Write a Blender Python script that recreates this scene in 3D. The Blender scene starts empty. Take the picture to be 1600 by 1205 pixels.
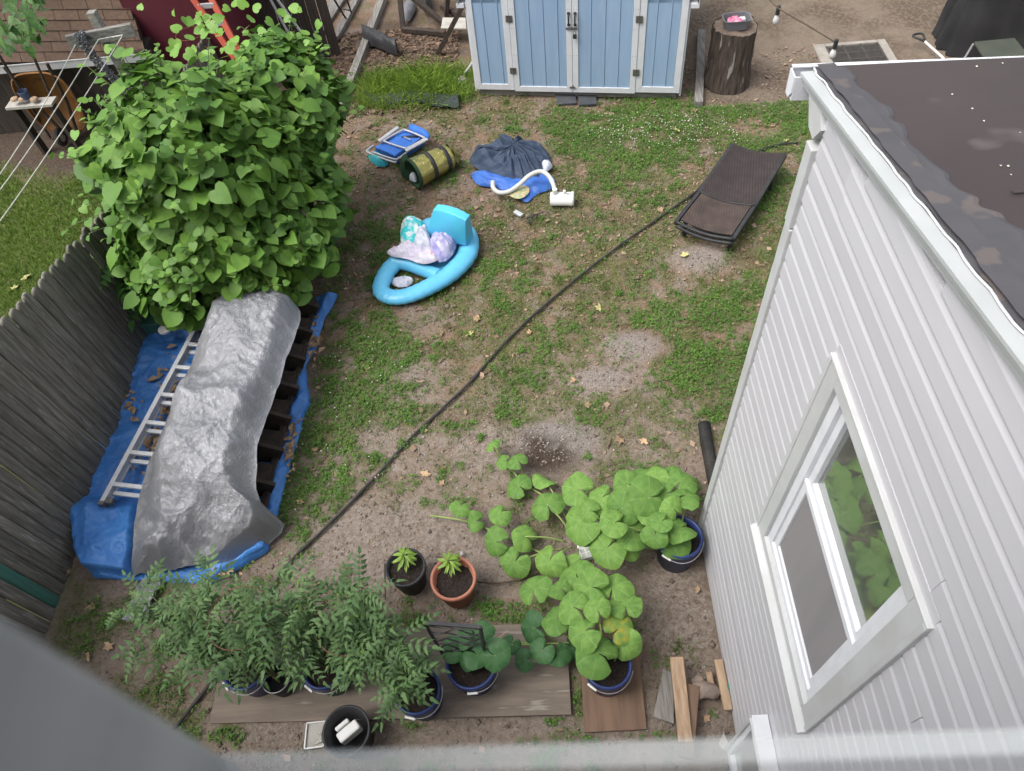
import bpy, math, random
import numpy as np
from mathutils import Vector, Matrix
random.seed(7); rng = np.random.default_rng(7)
scene = bpy.context.scene
COL = scene.collection
R_ = math.radians

# ---------------------------------------------------------------- camera
CAM_H = 5.2; F = 1140.0; CX, CY = 800.0, 602.5
Dn = np.array([912-CX, 1438-CY, F]); Dn /= np.linalg.norm(Dn)
Nn = np.array([772-CX, -950-CY, F]); Nn -= Nn.dot(Dn)*Dn; Nn /= np.linalg.norm(Nn)
En = np.cross(Nn, -Dn)
RW = np.array([En, Nn, -Dn])
cam_d = bpy.data.cameras.new('camera'); cam = bpy.data.objects.new('camera', cam_d); COL.objects.link(cam)
m = Matrix.Identity(4)
for i in range(3):
    m[i][0] = RW[i, 0]; m[i][1] = -RW[i, 1]; m[i][2] = -RW[i, 2]
m[2][3] = CAM_H
cam.matrix_world = m
cam_d.sensor_width = 36; cam_d.lens = F/1600*36
cam_d.clip_start = 0.02; cam_d.clip_end = 400
cam_d.dof.use_dof = True; cam_d.dof.focus_distance = 6.5; cam_d.dof.aperture_fstop = 7.5
scene.camera = cam

# ---------------------------------------------------------------- world, sun, exposure (overcast day)
SUN_EL, SUN_AZ = 60, -112           # azimuth from +Y towards +X
w = bpy.data.worlds.new('World'); scene.world = w; w.use_nodes = True
nt = w.node_tree; nt.nodes.clear()
sky = nt.nodes.new('ShaderNodeTexSky'); sky.sky_type = 'NISHITA'; sky.sun_disc = False
sky.sun_elevation = R_(SUN_EL); sky.sun_rotation = R_(SUN_AZ)
sky.air_density = 1.0; sky.dust_density = 4.0; sky.ozone_density = 1.0
hsv = nt.nodes.new('ShaderNodeHueSaturation'); hsv.inputs['Saturation'].default_value = 0.35
bg = nt.nodes.new('ShaderNodeBackground'); bg.inputs[1].default_value = 0.15
wo = nt.nodes.new('ShaderNodeOutputWorld')
nt.links.new(sky.outputs[0], hsv.inputs['Color']); nt.links.new(hsv.outputs[0], bg.inputs[0]); nt.links.new(bg.outputs[0], wo.inputs[0])
sd = bpy.data.lights.new('sun', 'SUN'); sd.energy = 1.3; sd.angle = R_(38); sd.color = (1, 0.97, 0.92)
so = bpy.data.objects.new('sun', sd); COL.objects.link(so)
sv = Vector((math.sin(R_(SUN_AZ))*math.cos(R_(SUN_EL)), math.cos(R_(SUN_AZ))*math.cos(R_(SUN_EL)), math.sin(R_(SUN_EL))))
so.rotation_euler = sv.to_track_quat('Z', 'Y').to_euler(); so.location = (0, 0, 12)
vs = scene.view_settings
scene.display_settings.display_device = 'sRGB'
vs.view_transform = 'Standard'; vs.look = 'None'; vs.gamma = 1.0; vs.use_curve_mapping = False
vs.exposure = 0.92
scene.cycles.max_bounces = 6; scene.cycles.transparent_max_bounces = 8

# ---------------------------------------------------------------- measuring: a sight line of the photograph met with a real plane
def ray(px, py): return RW @ np.array([px-CX, py-CY, F])
def G(px, py, z=0.0):
    d = ray(px, py); t = (z-CAM_H)/d[2]; return Vector((d[0]*t, d[1]*t, z))
def ONX(px, py, x):
    d = ray(px, py); t = x/d[0]; return Vector((x, d[1]*t, CAM_H+d[2]*t))
def ONY(px, py, y):
    d = ray(px, py); t = y/d[1]; return Vector((d[0]*t, y, CAM_H+d[2]*t))

# ---------------------------------------------------------------- noise
def _hash(ix, iy, s):
    h = (ix*374761393 + iy*668265263 + s*974634777) & 0x7fffffff
    h = ((h ^ (h >> 13))*1274126177) & 0x7fffffff
    return ((h ^ (h >> 16)) & 0xffff)/65535.0
def vnoise(x, y, s=0):
    x = np.asarray(x, float); y = np.asarray(y, float)
    ix = np.floor(x).astype(np.int64); iy = np.floor(y).astype(np.int64)
    fx = x-ix; fy = y-iy; fx = fx*fx*(3-2*fx); fy = fy*fy*(3-2*fy)
    a = _hash(ix, iy, s); b = _hash(ix+1, iy, s); c = _hash(ix, iy+1, s); d = _hash(ix+1, iy+1, s)
    return (a*(1-fx)+b*fx)*(1-fy)+(c*(1-fx)+d*fx)*fy
def fbm(x, y, s=0, o=4):
    r = 0; a = .5; t = 0
    for k in range(o):
        r = r+a*vnoise(np.asarray(x)*2**k+k*17.3, np.asarray(y)*2**k-k*9.1, s+k); t += a; a *= .5
    return r/t
def ridged(x, y, s=0, o=3):
    r = 0; a = .5; t = 0
    for k in range(o):
        r = r+a*(1-abs(2*vnoise(np.asarray(x)*2**k+k*7.7, np.asarray(y)*2**k+k*3.1, s+k)-1))**2; t += a; a *= .55
    return r/t

# ---------------------------------------------------------------- materials
MATS = {}
def mat(name, c1, c2=None, rough=.7, metal=0.0, vs=6, bump=0.0, bs=60, stretch=(1, 1, 1), objvar=0.0, island=0.0, transl=0.0, lo=.35, hi=.65, spec=.4, c3=None, v3=25, t3=.62, uv=None, coat=0.0, dist=0.0):
    mt = bpy.data.materials.new(name); mt.use_nodes = True; n = mt.node_tree.nodes; L = mt.node_tree.links
    p = n['Principled BSDF']; p.inputs['Roughness'].default_value = rough; p.inputs['Metallic'].default_value = metal
    p.inputs['Specular IOR Level'].default_value = spec; p.inputs['Coat Weight'].default_value = coat
    tc = n.new('ShaderNodeTexCoord'); oi = n.new('ShaderNodeObjectInfo')
    mul = n.new('ShaderNodeMath'); mul.operation = 'MULTIPLY'; mul.inputs[1].default_value = 71.0
    L.new(oi.outputs['Random'], mul.inputs[0])
    add = n.new('ShaderNodeVectorMath'); add.operation = 'ADD'
    L.new(tc.outputs['Object'], add.inputs[0]); L.new(mul.outputs[0], add.inputs[1])
    mp = n.new('ShaderNodeMapping'); mp.inputs['Scale'].default_value = stretch; L.new(add.outputs[0], mp.inputs['Vector'])
    def noise(sc, det=6):
        q = n.new('ShaderNodeTexNoise'); q.inputs['Scale'].default_value = sc; q.inputs['Detail'].default_value = det
        L.new(mp.outputs[0], q.inputs['Vector']); return q
    def ramp(src, a, b):
        q = n.new('ShaderNodeMapRange'); q.inputs['From Min'].default_value = a; q.inputs['From Max'].default_value = b; L.new(src, q.inputs['Value']); return q
    def mix(fac, a, b):
        q = n.new('ShaderNodeMix'); q.data_type = 'RGBA'
        if fac is not None: L.new(fac, q.inputs['Factor'])
        for s, i in ((a, 'A'), (b, 'B')):
            k = [x for x in q.inputs if x.name == i and x.type == 'RGBA'][0]
            if isinstance(s, tuple): k.default_value = (*s, 1)
            else: L.new(s, k)
        return [x for x in q.outputs if x.type == 'RGBA'][0]
    rgb = n.new('ShaderNodeRGB'); rgb.outputs[0].default_value = (*c1, 1); col = rgb.outputs[0]
    if c2 is not None:
        col = mix(ramp(noise(vs).outputs['Fac'], lo, hi).outputs[0], c1, c2)
    if c3 is not None:
        col = mix(ramp(noise(v3, 3).outputs['Fac'], t3, t3+.05).outputs[0], col, c3)
    if uv:
        col = uv(n, L, tc, mix, col)
    if objvar or island:
        ge = n.new('ShaderNodeNewGeometry')
        a1 = n.new('ShaderNodeMath'); a1.operation = 'MULTIPLY_ADD'; a1.inputs[1].default_value = 2*objvar; a1.inputs[2].default_value = 1-objvar; L.new(oi.outputs['Random'], a1.inputs[0])
        a2 = n.new('ShaderNodeMath'); a2.operation = 'MULTIPLY_ADD'; a2.inputs[1].default_value = 2*island; a2.inputs[2].default_value = -island; L.new(ge.outputs['Random Per Island'], a2.inputs[0])
        a3 = n.new('ShaderNodeMath'); a3.operation = 'ADD'; L.new(a1.outputs[0], a3.inputs[0]); L.new(a2.outputs[0], a3.inputs[1])
        h = n.new('ShaderNodeHueSaturation'); L.new(col, h.inputs['Color']); L.new(a3.outputs[0], h.inputs['Value'])
        hh = n.new('ShaderNodeMath'); hh.operation = 'MULTIPLY_ADD'; hh.inputs[1].default_value = -.035; hh.inputs[2].default_value = .535; L.new(a3.outputs[0], hh.inputs[0])
        if transl: L.new(hh.outputs[0], h.inputs['Hue'])
        col = h.outputs[0]
    L.new(col, p.inputs['Base Color'])
    if bump:
        bn = n.new('ShaderNodeBump'); bn.inputs['Strength'].default_value = bump; bn.inputs['Distance'].default_value = .01
        bq = noise(bs); bq.inputs['Distortion'].default_value = dist; L.new(bq.outputs['Fac'], bn.inputs['Height']); L.new(bn.outputs[0], p.inputs['Normal'])
    if transl:
        tr = n.new('ShaderNodeBsdfTranslucent'); L.new(col, tr.inputs[0]); ms = n.new('ShaderNodeMixShader'); ms.inputs[0].default_value = transl
        L.new(p.outputs[0], ms.inputs[1]); L.new(tr.outputs[0], ms.inputs[2]); L.new(ms.outputs[0], n['Material Output'].inputs['Surface'])
    MATS[name] = mt
    return mt
def leaf_veins(vein, radial):
    def f(n, L, tc, mix, col):
        sp = n.new('ShaderNodeSeparateXYZ'); L.new(tc.outputs['UV'], sp.inputs[0])
        def M(op, a, b=None):
            q = n.new('ShaderNodeMath'); q.operation = op
            for i, s in enumerate((a, b)):
                if s is None: continue
                if isinstance(s, (int, float)): q.inputs[i].default_value = s
                else: L.new(s, q.inputs[i])
            return q.outputs[0]
        if radial:
            ang = M('ARCTAN2', sp.outputs[0], sp.outputs[1])
            v = M('COSINE', M('MULTIPLY', ang, 7.0))
            fac = M('MULTIPLY', M('GREATER_THAN', v, .965), .6)
        else:
            ax = M('ABSOLUTE', sp.outputs[0])
            mid = M('LESS_THAN', ax, .018)
            v = M('SINE', M('MULTIPLY', M('SUBTRACT', sp.outputs[1], M('MULTIPLY', ax, .9)), 26.0))
            fac = M('MULTIPLY', M('MAXIMUM', mid, M('GREATER_THAN', v, .94)), .5)
        return mix(fac, col, vein)
    return f
mat('siding', (.515, .51, .535), (.475, .47, .49), rough=.45, vs=2.5, bump=.05, bs=200, stretch=(1, .25, 1), objvar=.03)
mat('white_trim', (.50, .51, .515), (.44, .445, .44), rough=.5, vs=5)
mat('white_paint', (.66, .67, .70), (.60, .61, .635), rough=.55, vs=9, bump=.1, bs=90)
mat('blue_paint', (.265, .385, .545), (.30, .42, .57), rough=.6, vs=6, stretch=(3, 3, .4), bump=.15, bs=60, objvar=.04)
mat('dark_metal', (.03, .03, .033), (.05, .05, .05), rough=.5, metal=.3)
mat('grate_iron', (.075, .066, .058), (.045, .04, .036), rough=.8, vs=20)
mat('grey_metal', (.20, .195, .19), (.12, .11, .10), rough=.5, metal=.5, vs=30)
mat('aluminium', (.66, .67, .68), (.58, .58, .59), rough=.45, metal=.2, vs=20)
mat('fence_wood', (.205, .19, .16), (.11, .10, .083), rough=.9, vs=9, stretch=(5, 5, .35), bump=.6, bs=40, objvar=.22, c3=(.25, .245, .22), v3=14, t3=.6)
mat('green_board', (.045, .14, .11), (.06, .17, .13), rough=.7, vs=9, stretch=(4, 4, .4), bump=.3)
mat('old_wood', (.30, .285, .26), (.17, .155, .135), rough=.9, vs=9, stretch=(.4, 5, 5), bump=.5, bs=40, objvar=.12)
mat('plywood', (.215, .175, .14), (.145, .118, .095), rough=.85, vs=5, stretch=(.5, 4, 1), bump=.25, bs=50, c3=(.27, .24, .20), v3=5, t3=.6)
mat('plywood_brown', (.195, .125, .085), (.135, .088, .06), rough=.85, vs=5, stretch=(4, .5, 1), bump=.25, bs=50, objvar=.05)
mat('tan_wood', (.42, .30, .20), (.28, .19, .12), rough=.8, vs=7, stretch=(6, .6, 6), bump=.3, bs=50, objvar=.1)
mat('dark_wood', (.035, .027, .022), (.062, .044, .034), rough=.85, vs=8, stretch=(2, 2, 2), bump=.3, objvar=.25)
mat('bark', (.10, .075, .06), (.04, .03, .025), rough=.95, vs=12, stretch=(2.5, 2.5, .35), bump=1.0, bs=22, c3=(.26, .235, .215), v3=9, t3=.64)
mat('cut_wood', (.22, .165, .125), (.12, .09, .07), rough=.9, vs=14, bump=.3)
mat('silver_tarp', (.30, .305, .325), (.25, .254, .268), rough=.47, metal=.4, vs=3, bump=1.0, bs=38, dist=2.2)
mat('blue_tarp', (.065, .235, .60), (.05, .175, .48), rough=.42, vs=4, bump=.5, bs=26, spec=.45, dist=1.2, c3=(.10, .26, .58), v3=9, t3=.64)
mat('float_blue', (.11, .45, .70), (.13, .49, .74), rough=.36, vs=5, bump=.4, bs=18, stretch=(1, 1, 1), spec=.5, dist=1.0)
mat('float_teal', (.09, .55, .74), (.10, .48, .74), rough=.32, vs=4, bump=.15, bs=16)
mat('cloth_turquoise', (.62, .70, .72), (.05, .50, .52), rough=.9, vs=9, lo=.45, hi=.55, c3=(.5, .16, .22), v3=17, t3=.69)
mat('cloth_lilac', (.50, .47, .68), (.30, .29, .55), rough=.9, vs=10, c3=(.62, .62, .74), v3=15, t3=.58)
mat('cloth_floral', (.60, .57, .64), (.53, .49, .62), rough=.9, vs=8, c3=(.66, .28, .32), v3=12, t3=.63)
mat('cloth_white', (.62, .63, .68), (.42, .45, .55), rough=.9, vs=12)
mat('pool_dark', (.030, .048, .085), (.042, .065, .11), rough=.75, vs=8, bump=.3, bs=30, spec=.5)
mat('pool_blue', (.05, .155, .50), (.04, .12, .42), rough=.5, vs=6, bump=.15, bs=30)
mat('picture_print', (.55, .42, .26), (.16, .32, .16), rough=.6, vs=22, c3=(.65, .25, .15), v3=30, t3=.6)
mat('drip_metal', (.44, .46, .455), (.40, .42, .415), rough=.45, vs=6)
mat('old_wood_y', (.27, .255, .235), (.15, .135, .12), rough=.9, vs=9, stretch=(5, .4, 5), bump=.5, bs=40, objvar=.12)
mat('dead_leaf', (.19, .125, .085), (.11, .072, .05), rough=.9, vs=3, island=.5)
mat('white_plastic', (.72, .72, .71), (.66, .66, .64), rough=.4, vs=8)
mat('hose_plastic', (.55, .56, .53), (.48, .49, .46), rough=.45, vs=15)
mat('chair_blue', (.05, .19, .62), (.04, .15, .52), rough=.7, vs=8, bump=.3, bs=60)
mat('chair_teal', (.04, .38, .55), (.06, .45, .35), rough=.6, vs=6)
mat('pale_metal', (.55, .56, .58), (.48, .48, .5), rough=.45, metal=.4, vs=9)
mat('gold_foil', (.52, .45, .15), (.30, .29, .09), rough=.3, metal=.8, vs=7, bump=1.0, bs=30, dist=1.5)
mat('dark_green_cloth', (.025, .075, .03), (.015, .045, .02), rough=.7, vs=8)
mat('black_plastic', (.02, .02, .022), (.035, .035, .037), rough=.55, vs=10)
mat('black_rubber', (.02, .02, .021), (.045, .042, .038), rough=.6, vs=6)
mat('black_cover', (.018, .018, .02), (.028, .028, .03), rough=.7, vs=3, bump=.15, bs=8)
mat('wicker', (.050, .037, .034), (.035, .026, .025), rough=.6, vs=12, objvar=.15)
mat('wicker_brown', (.085, .060, .050), (.055, .04, .034), rough=.65, vs=10, objvar=.12)
mat('bucket_blue', (.018, .035, .13), (.025, .045, .16), rough=.4, vs=6)
mat('terracotta', (.40, .165, .105), (.34, .135, .088), rough=.7, vs=8)
mat('potting_soil', (.03, .022, .018), (.015, .011, .009), rough=1, vs=45, bump=1, bs=60, c3=(.14, .09, .06), v3=70, t3=.66)
mat('roof_membrane', (.054, .040, .037), (.042, .031, .030), rough=.55, vs=1.6, bump=.05, bs=30, c3=(.085, .068, .066), v3=2.2, t3=.66)
mat('roof_strip', (.075, .072, .078), (.062, .06, .066), rough=.75, vs=5, bump=.5, bs=14, c3=(.105, .09, .085), v3=7, t3=.58)
mat('shingle', (.105, .066, .044), (.075, .048, .033), rough=.9, vs=25, bump=.3, bs=200, objvar=.16)
mat('maroon_paint', (.105, .017, .028), (.09, .014, .024), rough=.6, vs=3, bump=.05)
mat('orange_ladder', (.36, .055, .022), (.30, .045, .02), rough=.5, vs=5)
mat('brown_boards', (.06, .047, .037), (.036, .029, .024), rough=.9, vs=8, stretch=(4, 4, .4), bump=.3, objvar=.15)
mat('barrow_orange', (.27, .125, .035), (.17, .075, .022), rough=.6, vs=4, c3=(.14, .07, .03), v3=5, t3=.64)
mat('rope', (.58, .57, .52), (.45, .44, .40), rough=.9, vs=40)
mat('chain_metal', (.14, .145, .15), (.28, .28, .29), rough=.45, metal=.6, vs=30)
mat('lichen_wood', (.32, .31, .28), (.17, .16, .145), rough=.95, vs=12, stretch=(.6, 4, 4), bump=.7, bs=40, c3=(.48, .46, .24), v3=10, t3=.67)
mat('concrete', (.33, .30, .265), (.25, .23, .20), rough=.95, vs=9, bump=.4, bs=70)
mat('slate', (.045, .05, .06), (.065, .068, .075), rough=.8, vs=9, bump=.3)
mat('green_table', (.05, .06, .047), (.065, .07, .055), rough=.6, vs=6)
mat('netting', (.04, .045, .055), (.035, .06, .03), rough=.8, vs=20)
mat('grey_plastic', (.13, .13, .14), (.17, .17, .18), rough=.5)
mat('pink_items', (.62, .09, .24), (.70, .45, .52), rough=.6, vs=14)
mat('pale_slab', (.42, .40, .36), (.32, .30, .27), rough=.85, vs=8)
mat('jeans', (.07, .10, .17), (.045, .065, .11), rough=.9, vs=10)
mat('rust_wire', (.20, .07, .045), (.15, .06, .045), rough=.8)
mat('grey_casing', (.40, .41, .415), (.22, .235, .24), rough=.5, vs=5, stretch=(1, 1, 3), lo=.3, hi=.75)
mat('screen_mesh', (.25, .235, .24), (.21, .20, .205), rough=.8, vs=1.5, stretch=(1, 4, .6))
mat('rock', (.30, .235, .185), (.19, .15, .125), rough=.95, vs=9, bump=.8, bs=30)
mat('bush_leaf', (.15, .275, .040), (.10, .215, .030), rough=.55, vs=3, objvar=.22, island=.22, transl=.2, uv=leaf_veins((.12, .27, .06), False), spec=.35)
mat('bush_leaf_young', (.19, .35, .06), (.14, .30, .045), rough=.5, vs=3, objvar=.12, island=.1, transl=.3, uv=leaf_veins((.2, .36, .09), False))
mat('squash_leaf', (.175, .315, .068), (.12, .24, .052), rough=.65, vs=6, objvar=.16, transl=.22, uv=leaf_veins((.225, .37, .115), True), spec=.25)
mat('squash_leaf_yellow', (.15, .29, .06), (.42, .37, .04), rough=.6, vs=4, objvar=.06, transl=.2, lo=.42, hi=.68, uv=leaf_veins((.2, .34, .08), True))
mat('squash_leaf_dark', (.055, .15, .050), (.045, .12, .042), rough=.6, vs=6, objvar=.12, transl=.2, uv=leaf_veins((.09, .2, .07), True))
mat('tomato_leaf', (.105, .185, .062), (.07, .135, .048), rough=.65, vs=7, objvar=.25, transl=.2)
mat('pepper_leaf', (.23, .34, .04), (.14, .27, .035), rough=.45, vs=9, objvar=.15, transl=.2)
mat('sapling_leaf', (.065, .17, .035), (.10, .23, .04), rough=.5, vs=6, objvar=.2, transl=.25)
mat('tree_leaf', (.035, .095, .02), (.07, .155, .028), rough=.55, vs=5, objvar=.25, island=.2, transl=.25)
mat('stem', (.13, .20, .05), (.10, .12, .05), rough=.7)
mat('vine_stem', (.30, .36, .12), (.2, .28, .08), rough=.7)
mat('twig', (.10, .075, .05), (.06, .045, .035), rough=.9)
mat('clover', (.105, .22, .032), (.082, .17, .028), rough=.6, vs=3, island=.3, transl=.25)
mat('grass', (.14, .215, .042), (.10, .165, .034), rough=.6, vs=1.2, island=.35, transl=.25, c3=(.22, .19, .09), v3=3, t3=.56)
mat('lush_grass', (.145, .235, .032), (.11, .185, .027), rough=.6, vs=1.2, island=.3, transl=.25)
mat('tall_grass', (.21, .32, .04), (.13, .24, .035), rough=.6, vs=2, island=.3, transl=.3)
mat('dry_leaf', (.42, .30, .18), (.30, .19, .11), rough=.8, vs=15, objvar=.3)
mat('pale_leaf', (.55, .52, .22), (.45, .40, .17), rough=.7, vs=15, objvar=.2)
mat('litter', (.30, .215, .15), (.19, .125, .085), rough=.9, vs=3, island=.5)
mat('clod', (.22, .18, .148), (.16, .125, .10), rough=1, vs=3, island=.35)
mat('pebble', (.34, .31, .28), (.25, .225, .205), rough=.9, vs=4, island=.4)
mat('flower_white', (.62, .62, .52), None, rough=.8)
mat('bulb_glass', (.5, .5, .48), None, rough=.1)

def glass_mat(name, tint, refl, rough=.02):
    mt = bpy.data.materials.new(name); mt.use_nodes = True; n = mt.node_tree.nodes; L = mt.node_tree.links
    p = n['Principled BSDF']; p.inputs['Base Color'].default_value = (*tint, 1); p.inputs['Roughness'].default_value = .3
    g = n.new('ShaderNodeBsdfGlossy'); g.inputs['Roughness'].default_value = rough; g.inputs[0].default_value = (.9, .93, .9, 1)
    ms = n.new('ShaderNodeMixShader'); ms.inputs[0].default_value = refl
    L.new(p.outputs[0], ms.inputs[1]); L.new(g.outputs[0], ms.inputs[2]); L.new(ms.outputs[0], n['Material Output'].inputs['Surface'])
    MATS[name] = mt
glass_mat('window_glass', (.085, .09, .085), .34, .012)  # base colour lifted to paint in hazy light from the room
def haze_mat():
    mt = bpy.data.materials.new('reflection_haze'); mt.use_nodes = True; n = mt.node_tree.nodes; L = mt.node_tree.links
    p = n['Principled BSDF']; p.inputs['Base Color'].default_value = (.70, .74, .73, 1); p.inputs['Roughness'].default_value = .6  # pale see-through colour paints the haze of a reflection
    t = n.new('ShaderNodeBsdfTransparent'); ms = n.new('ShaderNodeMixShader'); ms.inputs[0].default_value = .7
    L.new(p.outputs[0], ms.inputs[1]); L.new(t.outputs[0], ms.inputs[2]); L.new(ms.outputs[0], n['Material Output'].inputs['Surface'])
    MATS['reflection_haze'] = mt
haze_mat()

# ---------------------------------------------------------------- builders
WM = {}
def tag(o, label=None, cat=None, group=None, kind=None):
    if label: o['label'] = label
    if cat: o['category'] = cat
    if group: o['group'] = group
    if kind: o['kind'] = kind
    return o
def thing(name, label, cat, loc=(0, 0, 0), rz=0.0, group=None):
    o = bpy.data.objects.new(name, None); COL.objects.link(o); o.empty_display_size = .1
    o.location = loc; o.rotation_euler = (0, 0, rz)
    WM[o] = Matrix.Translation(Vector(loc)) @ Matrix.Rotation(rz, 4, 'Z')
    return tag(o, label, cat, group)
def basis(d, up=(0, 0, 1)):
    z = Vector(d).normalized(); u = Vector(up)
    x = u.cross(z)
    if x.length < 1e-4: x = Vector((1, 0, 0)).cross(z)
    x.normalize(); y = z.cross(x)
    return x, y, z
class MB:
    def __init__(s): s.v = []; s.f = []; s.uv = None
    def add(s, vs, fs):
        b = len(s.v); s.v += [tuple(q) for q in vs]; s.f += [tuple(i+b for i in q) for q in fs]; return s
    def box(s, c, size, ax=None):
        x, y, z = ax if ax else (Vector((1, 0, 0)), Vector((0, 1, 0)), Vector((0, 0, 1)))
        c = Vector(c); hx, hy, hz = [q/2 for q in size]
        vs = [c+x*a*hx+y*b*hy+z*d*hz for d in (-1, 1) for a, b in ((-1, -1), (1, -1), (1, 1), (-1, 1))]
        return s.add(vs, [(3, 2, 1, 0), (4, 5, 6, 7), (0, 1, 5, 4), (1, 2, 6, 5), (2, 3, 7, 6), (3, 0, 4, 7)])
    def span(s, x0, x1, y0, y1, z0, z1): return s.box(((x0+x1)/2, (y0+y1)/2, (z0+z1)/2), (abs(x1-x0), abs(y1-y0), abs(z1-z0)))
    def beam(s, p0, p1, w, h, up=(0, 0, 1)):
        p0 = Vector(p0); p1 = Vector(p1); x, y, z = basis(p1-p0, up)
        return s.box((p0+p1)/2, (w, h, (p1-p0).length), (x, y, z))
    def tube(s, pts, r, n=8, closed=False, cap=True):
        pts = [Vector(p) for p in pts]; N = len(pts)
        rs = r if hasattr(r, '__len__') else [r]*N
        b = len(s.v); pu = None; vs = []
        for i, p in enumerate(pts):
            if closed: d = pts[(i+1) % N]-pts[i-1]
            else: d = pts[min(i+1, N-1)]-pts[max(i-1, 0)]
            if d.length < 1e-9: d = Vector((0, 0, 1))
            d.normalize()
            if pu is None:
                pu = Vector((0, 0, 1)) if abs(d.z) < .9 else Vector((1, 0, 0))
            x = pu.cross(d)
            if x.length < 1e-5: x = Vector((0, 1, 0)).cross(d)
            x.normalize(); y = d.cross(x); pu = y
            vs += [p+(x*math.cos(2*math.pi*k/n)+y*math.sin(2*math.pi*k/n))*rs[i] for k in range(n)]
        fs = []
        for i in range(N if closed else N-1):
            j = (i+1) % N
            fs += [(i*n+k, i*n+(k+1) % n, j*n+(k+1) % n, j*n+k) for k in range(n)]
        if cap and not closed:
            fs += [tuple(range(n-1, -1, -1)), tuple((N-1)*n+k for k in range(n))]
        return s.add(vs, fs)
    def lathe(s, prof, c, n=24, ax=None):
        x, y, z = ax if ax else (Vector((1, 0, 0)), Vector((0, 1, 0)), Vector((0, 0, 1)))
        c = Vector(c); vs = []
        for r, h in prof: vs += [c+(x*math.cos(2*math.pi*k/n)+y*math.sin(2*math.pi*k/n))*r+z*h for k in range(n)]
        fs = []
        for i in range(len(prof)-1): fs += [(i*n+k, i*n+(k+1) % n, (i+1)*n+(k+1) % n, (i+1)*n+k) for k in range(n)]
        return s.add(vs, fs)
    def prism(s, poly, off):
        n = len(poly); off = Vector(off); p = [Vector(q) for q in poly]
        return s.add(p+[q+off for q in p], [tuple(range(n-1, -1, -1)), tuple(range(n, 2*n))]+[(i, (i+1) % n, n+(i+1) % n, n+i) for i in range(n)])
    def grid(s, fn, nu, nv, wrap=False):
        vs = [fn(i/nu, j/nv) for i in range(nu+1) for j in range(nv+1)]
        W = nv+1
        return s.add(vs, [(i*W+j, i*W+j+1, (i+1)*W+j+1, (i+1)*W+j) for i in range(nu) for j in range(nv)])
    def mesh(s, name, mt, smooth=False, M=None):
        me = bpy.data.meshes.new(name)
        v = s.v if M is None else [tuple(M @ Vector(q)) for q in s.v]
        me.from_pydata(v, [], s.f); me.materials.append(MATS[mt])
        if s.uv is not None:
            ul = me.uv_layers.new(name='UVMap'); li = np.empty(len(me.loops), dtype=np.int32); me.loops.foreach_get('vertex_index', li)
            ul.data.foreach_set('uv', np.array(s.uv, dtype=np.float32)[li].ravel())
        if smooth: me.shade_smooth()
        me.update(); return me
    def build(s, name, mt, parent=None, smooth=False, label=None, cat=None, group=None, kind=None, local=False, bevel=0, loc=None):
        if parent is not None:
            me = s.mesh(name, mt, smooth, None if local else WM[parent].inverted())
            o = bpy.data.objects.new(name, me); COL.objects.link(o); o.parent = parent; WM[o] = WM[parent].copy()
        else:
            if loc is None:
                a = np.array(s.v); loc = Vector((a[:, 0].mean(), a[:, 1].mean(), a[:, 2].min()))
            Mx = Matrix.Translation(Vector(loc)); me = s.mesh(name, mt, smooth, Mx.inverted())
            o = bpy.data.objects.new(name, me); COL.objects.link(o); o.location = loc; WM[o] = Mx
        if bevel:
            bm_ = o.modifiers.new('bevel', 'BEVEL'); bm_.width = bevel; bm_.segments = 2; bm_.limit_method = 'ANGLE'
        return tag(o, label, cat, group, kind)
def inst(name, me, parent, Mw, label=None):
    o = bpy.data.objects.new(name, me); COL.objects.link(o)
    if parent is not None:
        o.parent = parent; o.matrix_local = WM[parent].inverted() @ Mw
    else: o.matrix_world = Mw
    WM[o] = Mw
    if label: o['label'] = label
    return o
def copy_tree(o, parent, Mw):
    c = o.copy(); COL.objects.link(c)
    if parent is None: c.matrix_world = Mw; WM[c] = Mw
    else: c.parent = parent; WM[c] = WM[parent] @ c.matrix_local
    for ch in o.children: copy_tree(ch, c, None)
    return c
def np_mesh(name, V, tri, mt, parent=None, quads=None, kind=None, label=None, cat=None, smooth=False):
    me = bpy.data.meshes.new(name); V = np.asarray(V, np.float32); n = len(V)
    idx = tri if quads is None else quads; k = 3 if quads is None else 4
    idx = np.asarray(idx, np.int32)
    me.vertices.add(n); me.vertices.foreach_set('co', V.ravel())
    me.loops.add(idx.size); me.loops.foreach_set('vertex_index', idx.ravel())
    me.polygons.add(len(idx)); me.polygons.foreach_set('loop_start', np.arange(0, idx.size, k, dtype=np.int32)); me.polygons.foreach_set('loop_total', np.full(len(idx), k, np.int32))
    me.update(calc_edges=True); me.materials.append(MATS[mt])
    if smooth: me.shade_smooth()
    o = bpy.data.objects.new(name, me); COL.objects.link(o)
    if parent is not None:
        o.parent = parent; o.matrix_local = WM[parent].inverted(); WM[o] = Matrix.Identity(4)
    else: WM[o] = Matrix.Identity(4)
    return tag(o, label, cat, None, kind)
def spline(pts, k=8, closed=False):
    P = [Vector(p) for p in pts]; n = len(P); out = []
    for i in range(n if closed else n-1):
        if closed: a, b, c, d = P[i-1], P[i], P[(i+1) % n], P[(i+2) % n]
        else: a, b, c, d = P[max(i-1, 0)], P[i], P[i+1], P[min(i+2, n-1)]
        for j in range(k):
            t = j/k
            out.append(.5*((2*b)+(c-a)*t+(2*a-5*b+4*c-d)*t*t+(3*b-a-3*c+d)*t**3))
    if not closed: out.append(P[-1])
    return out

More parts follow.
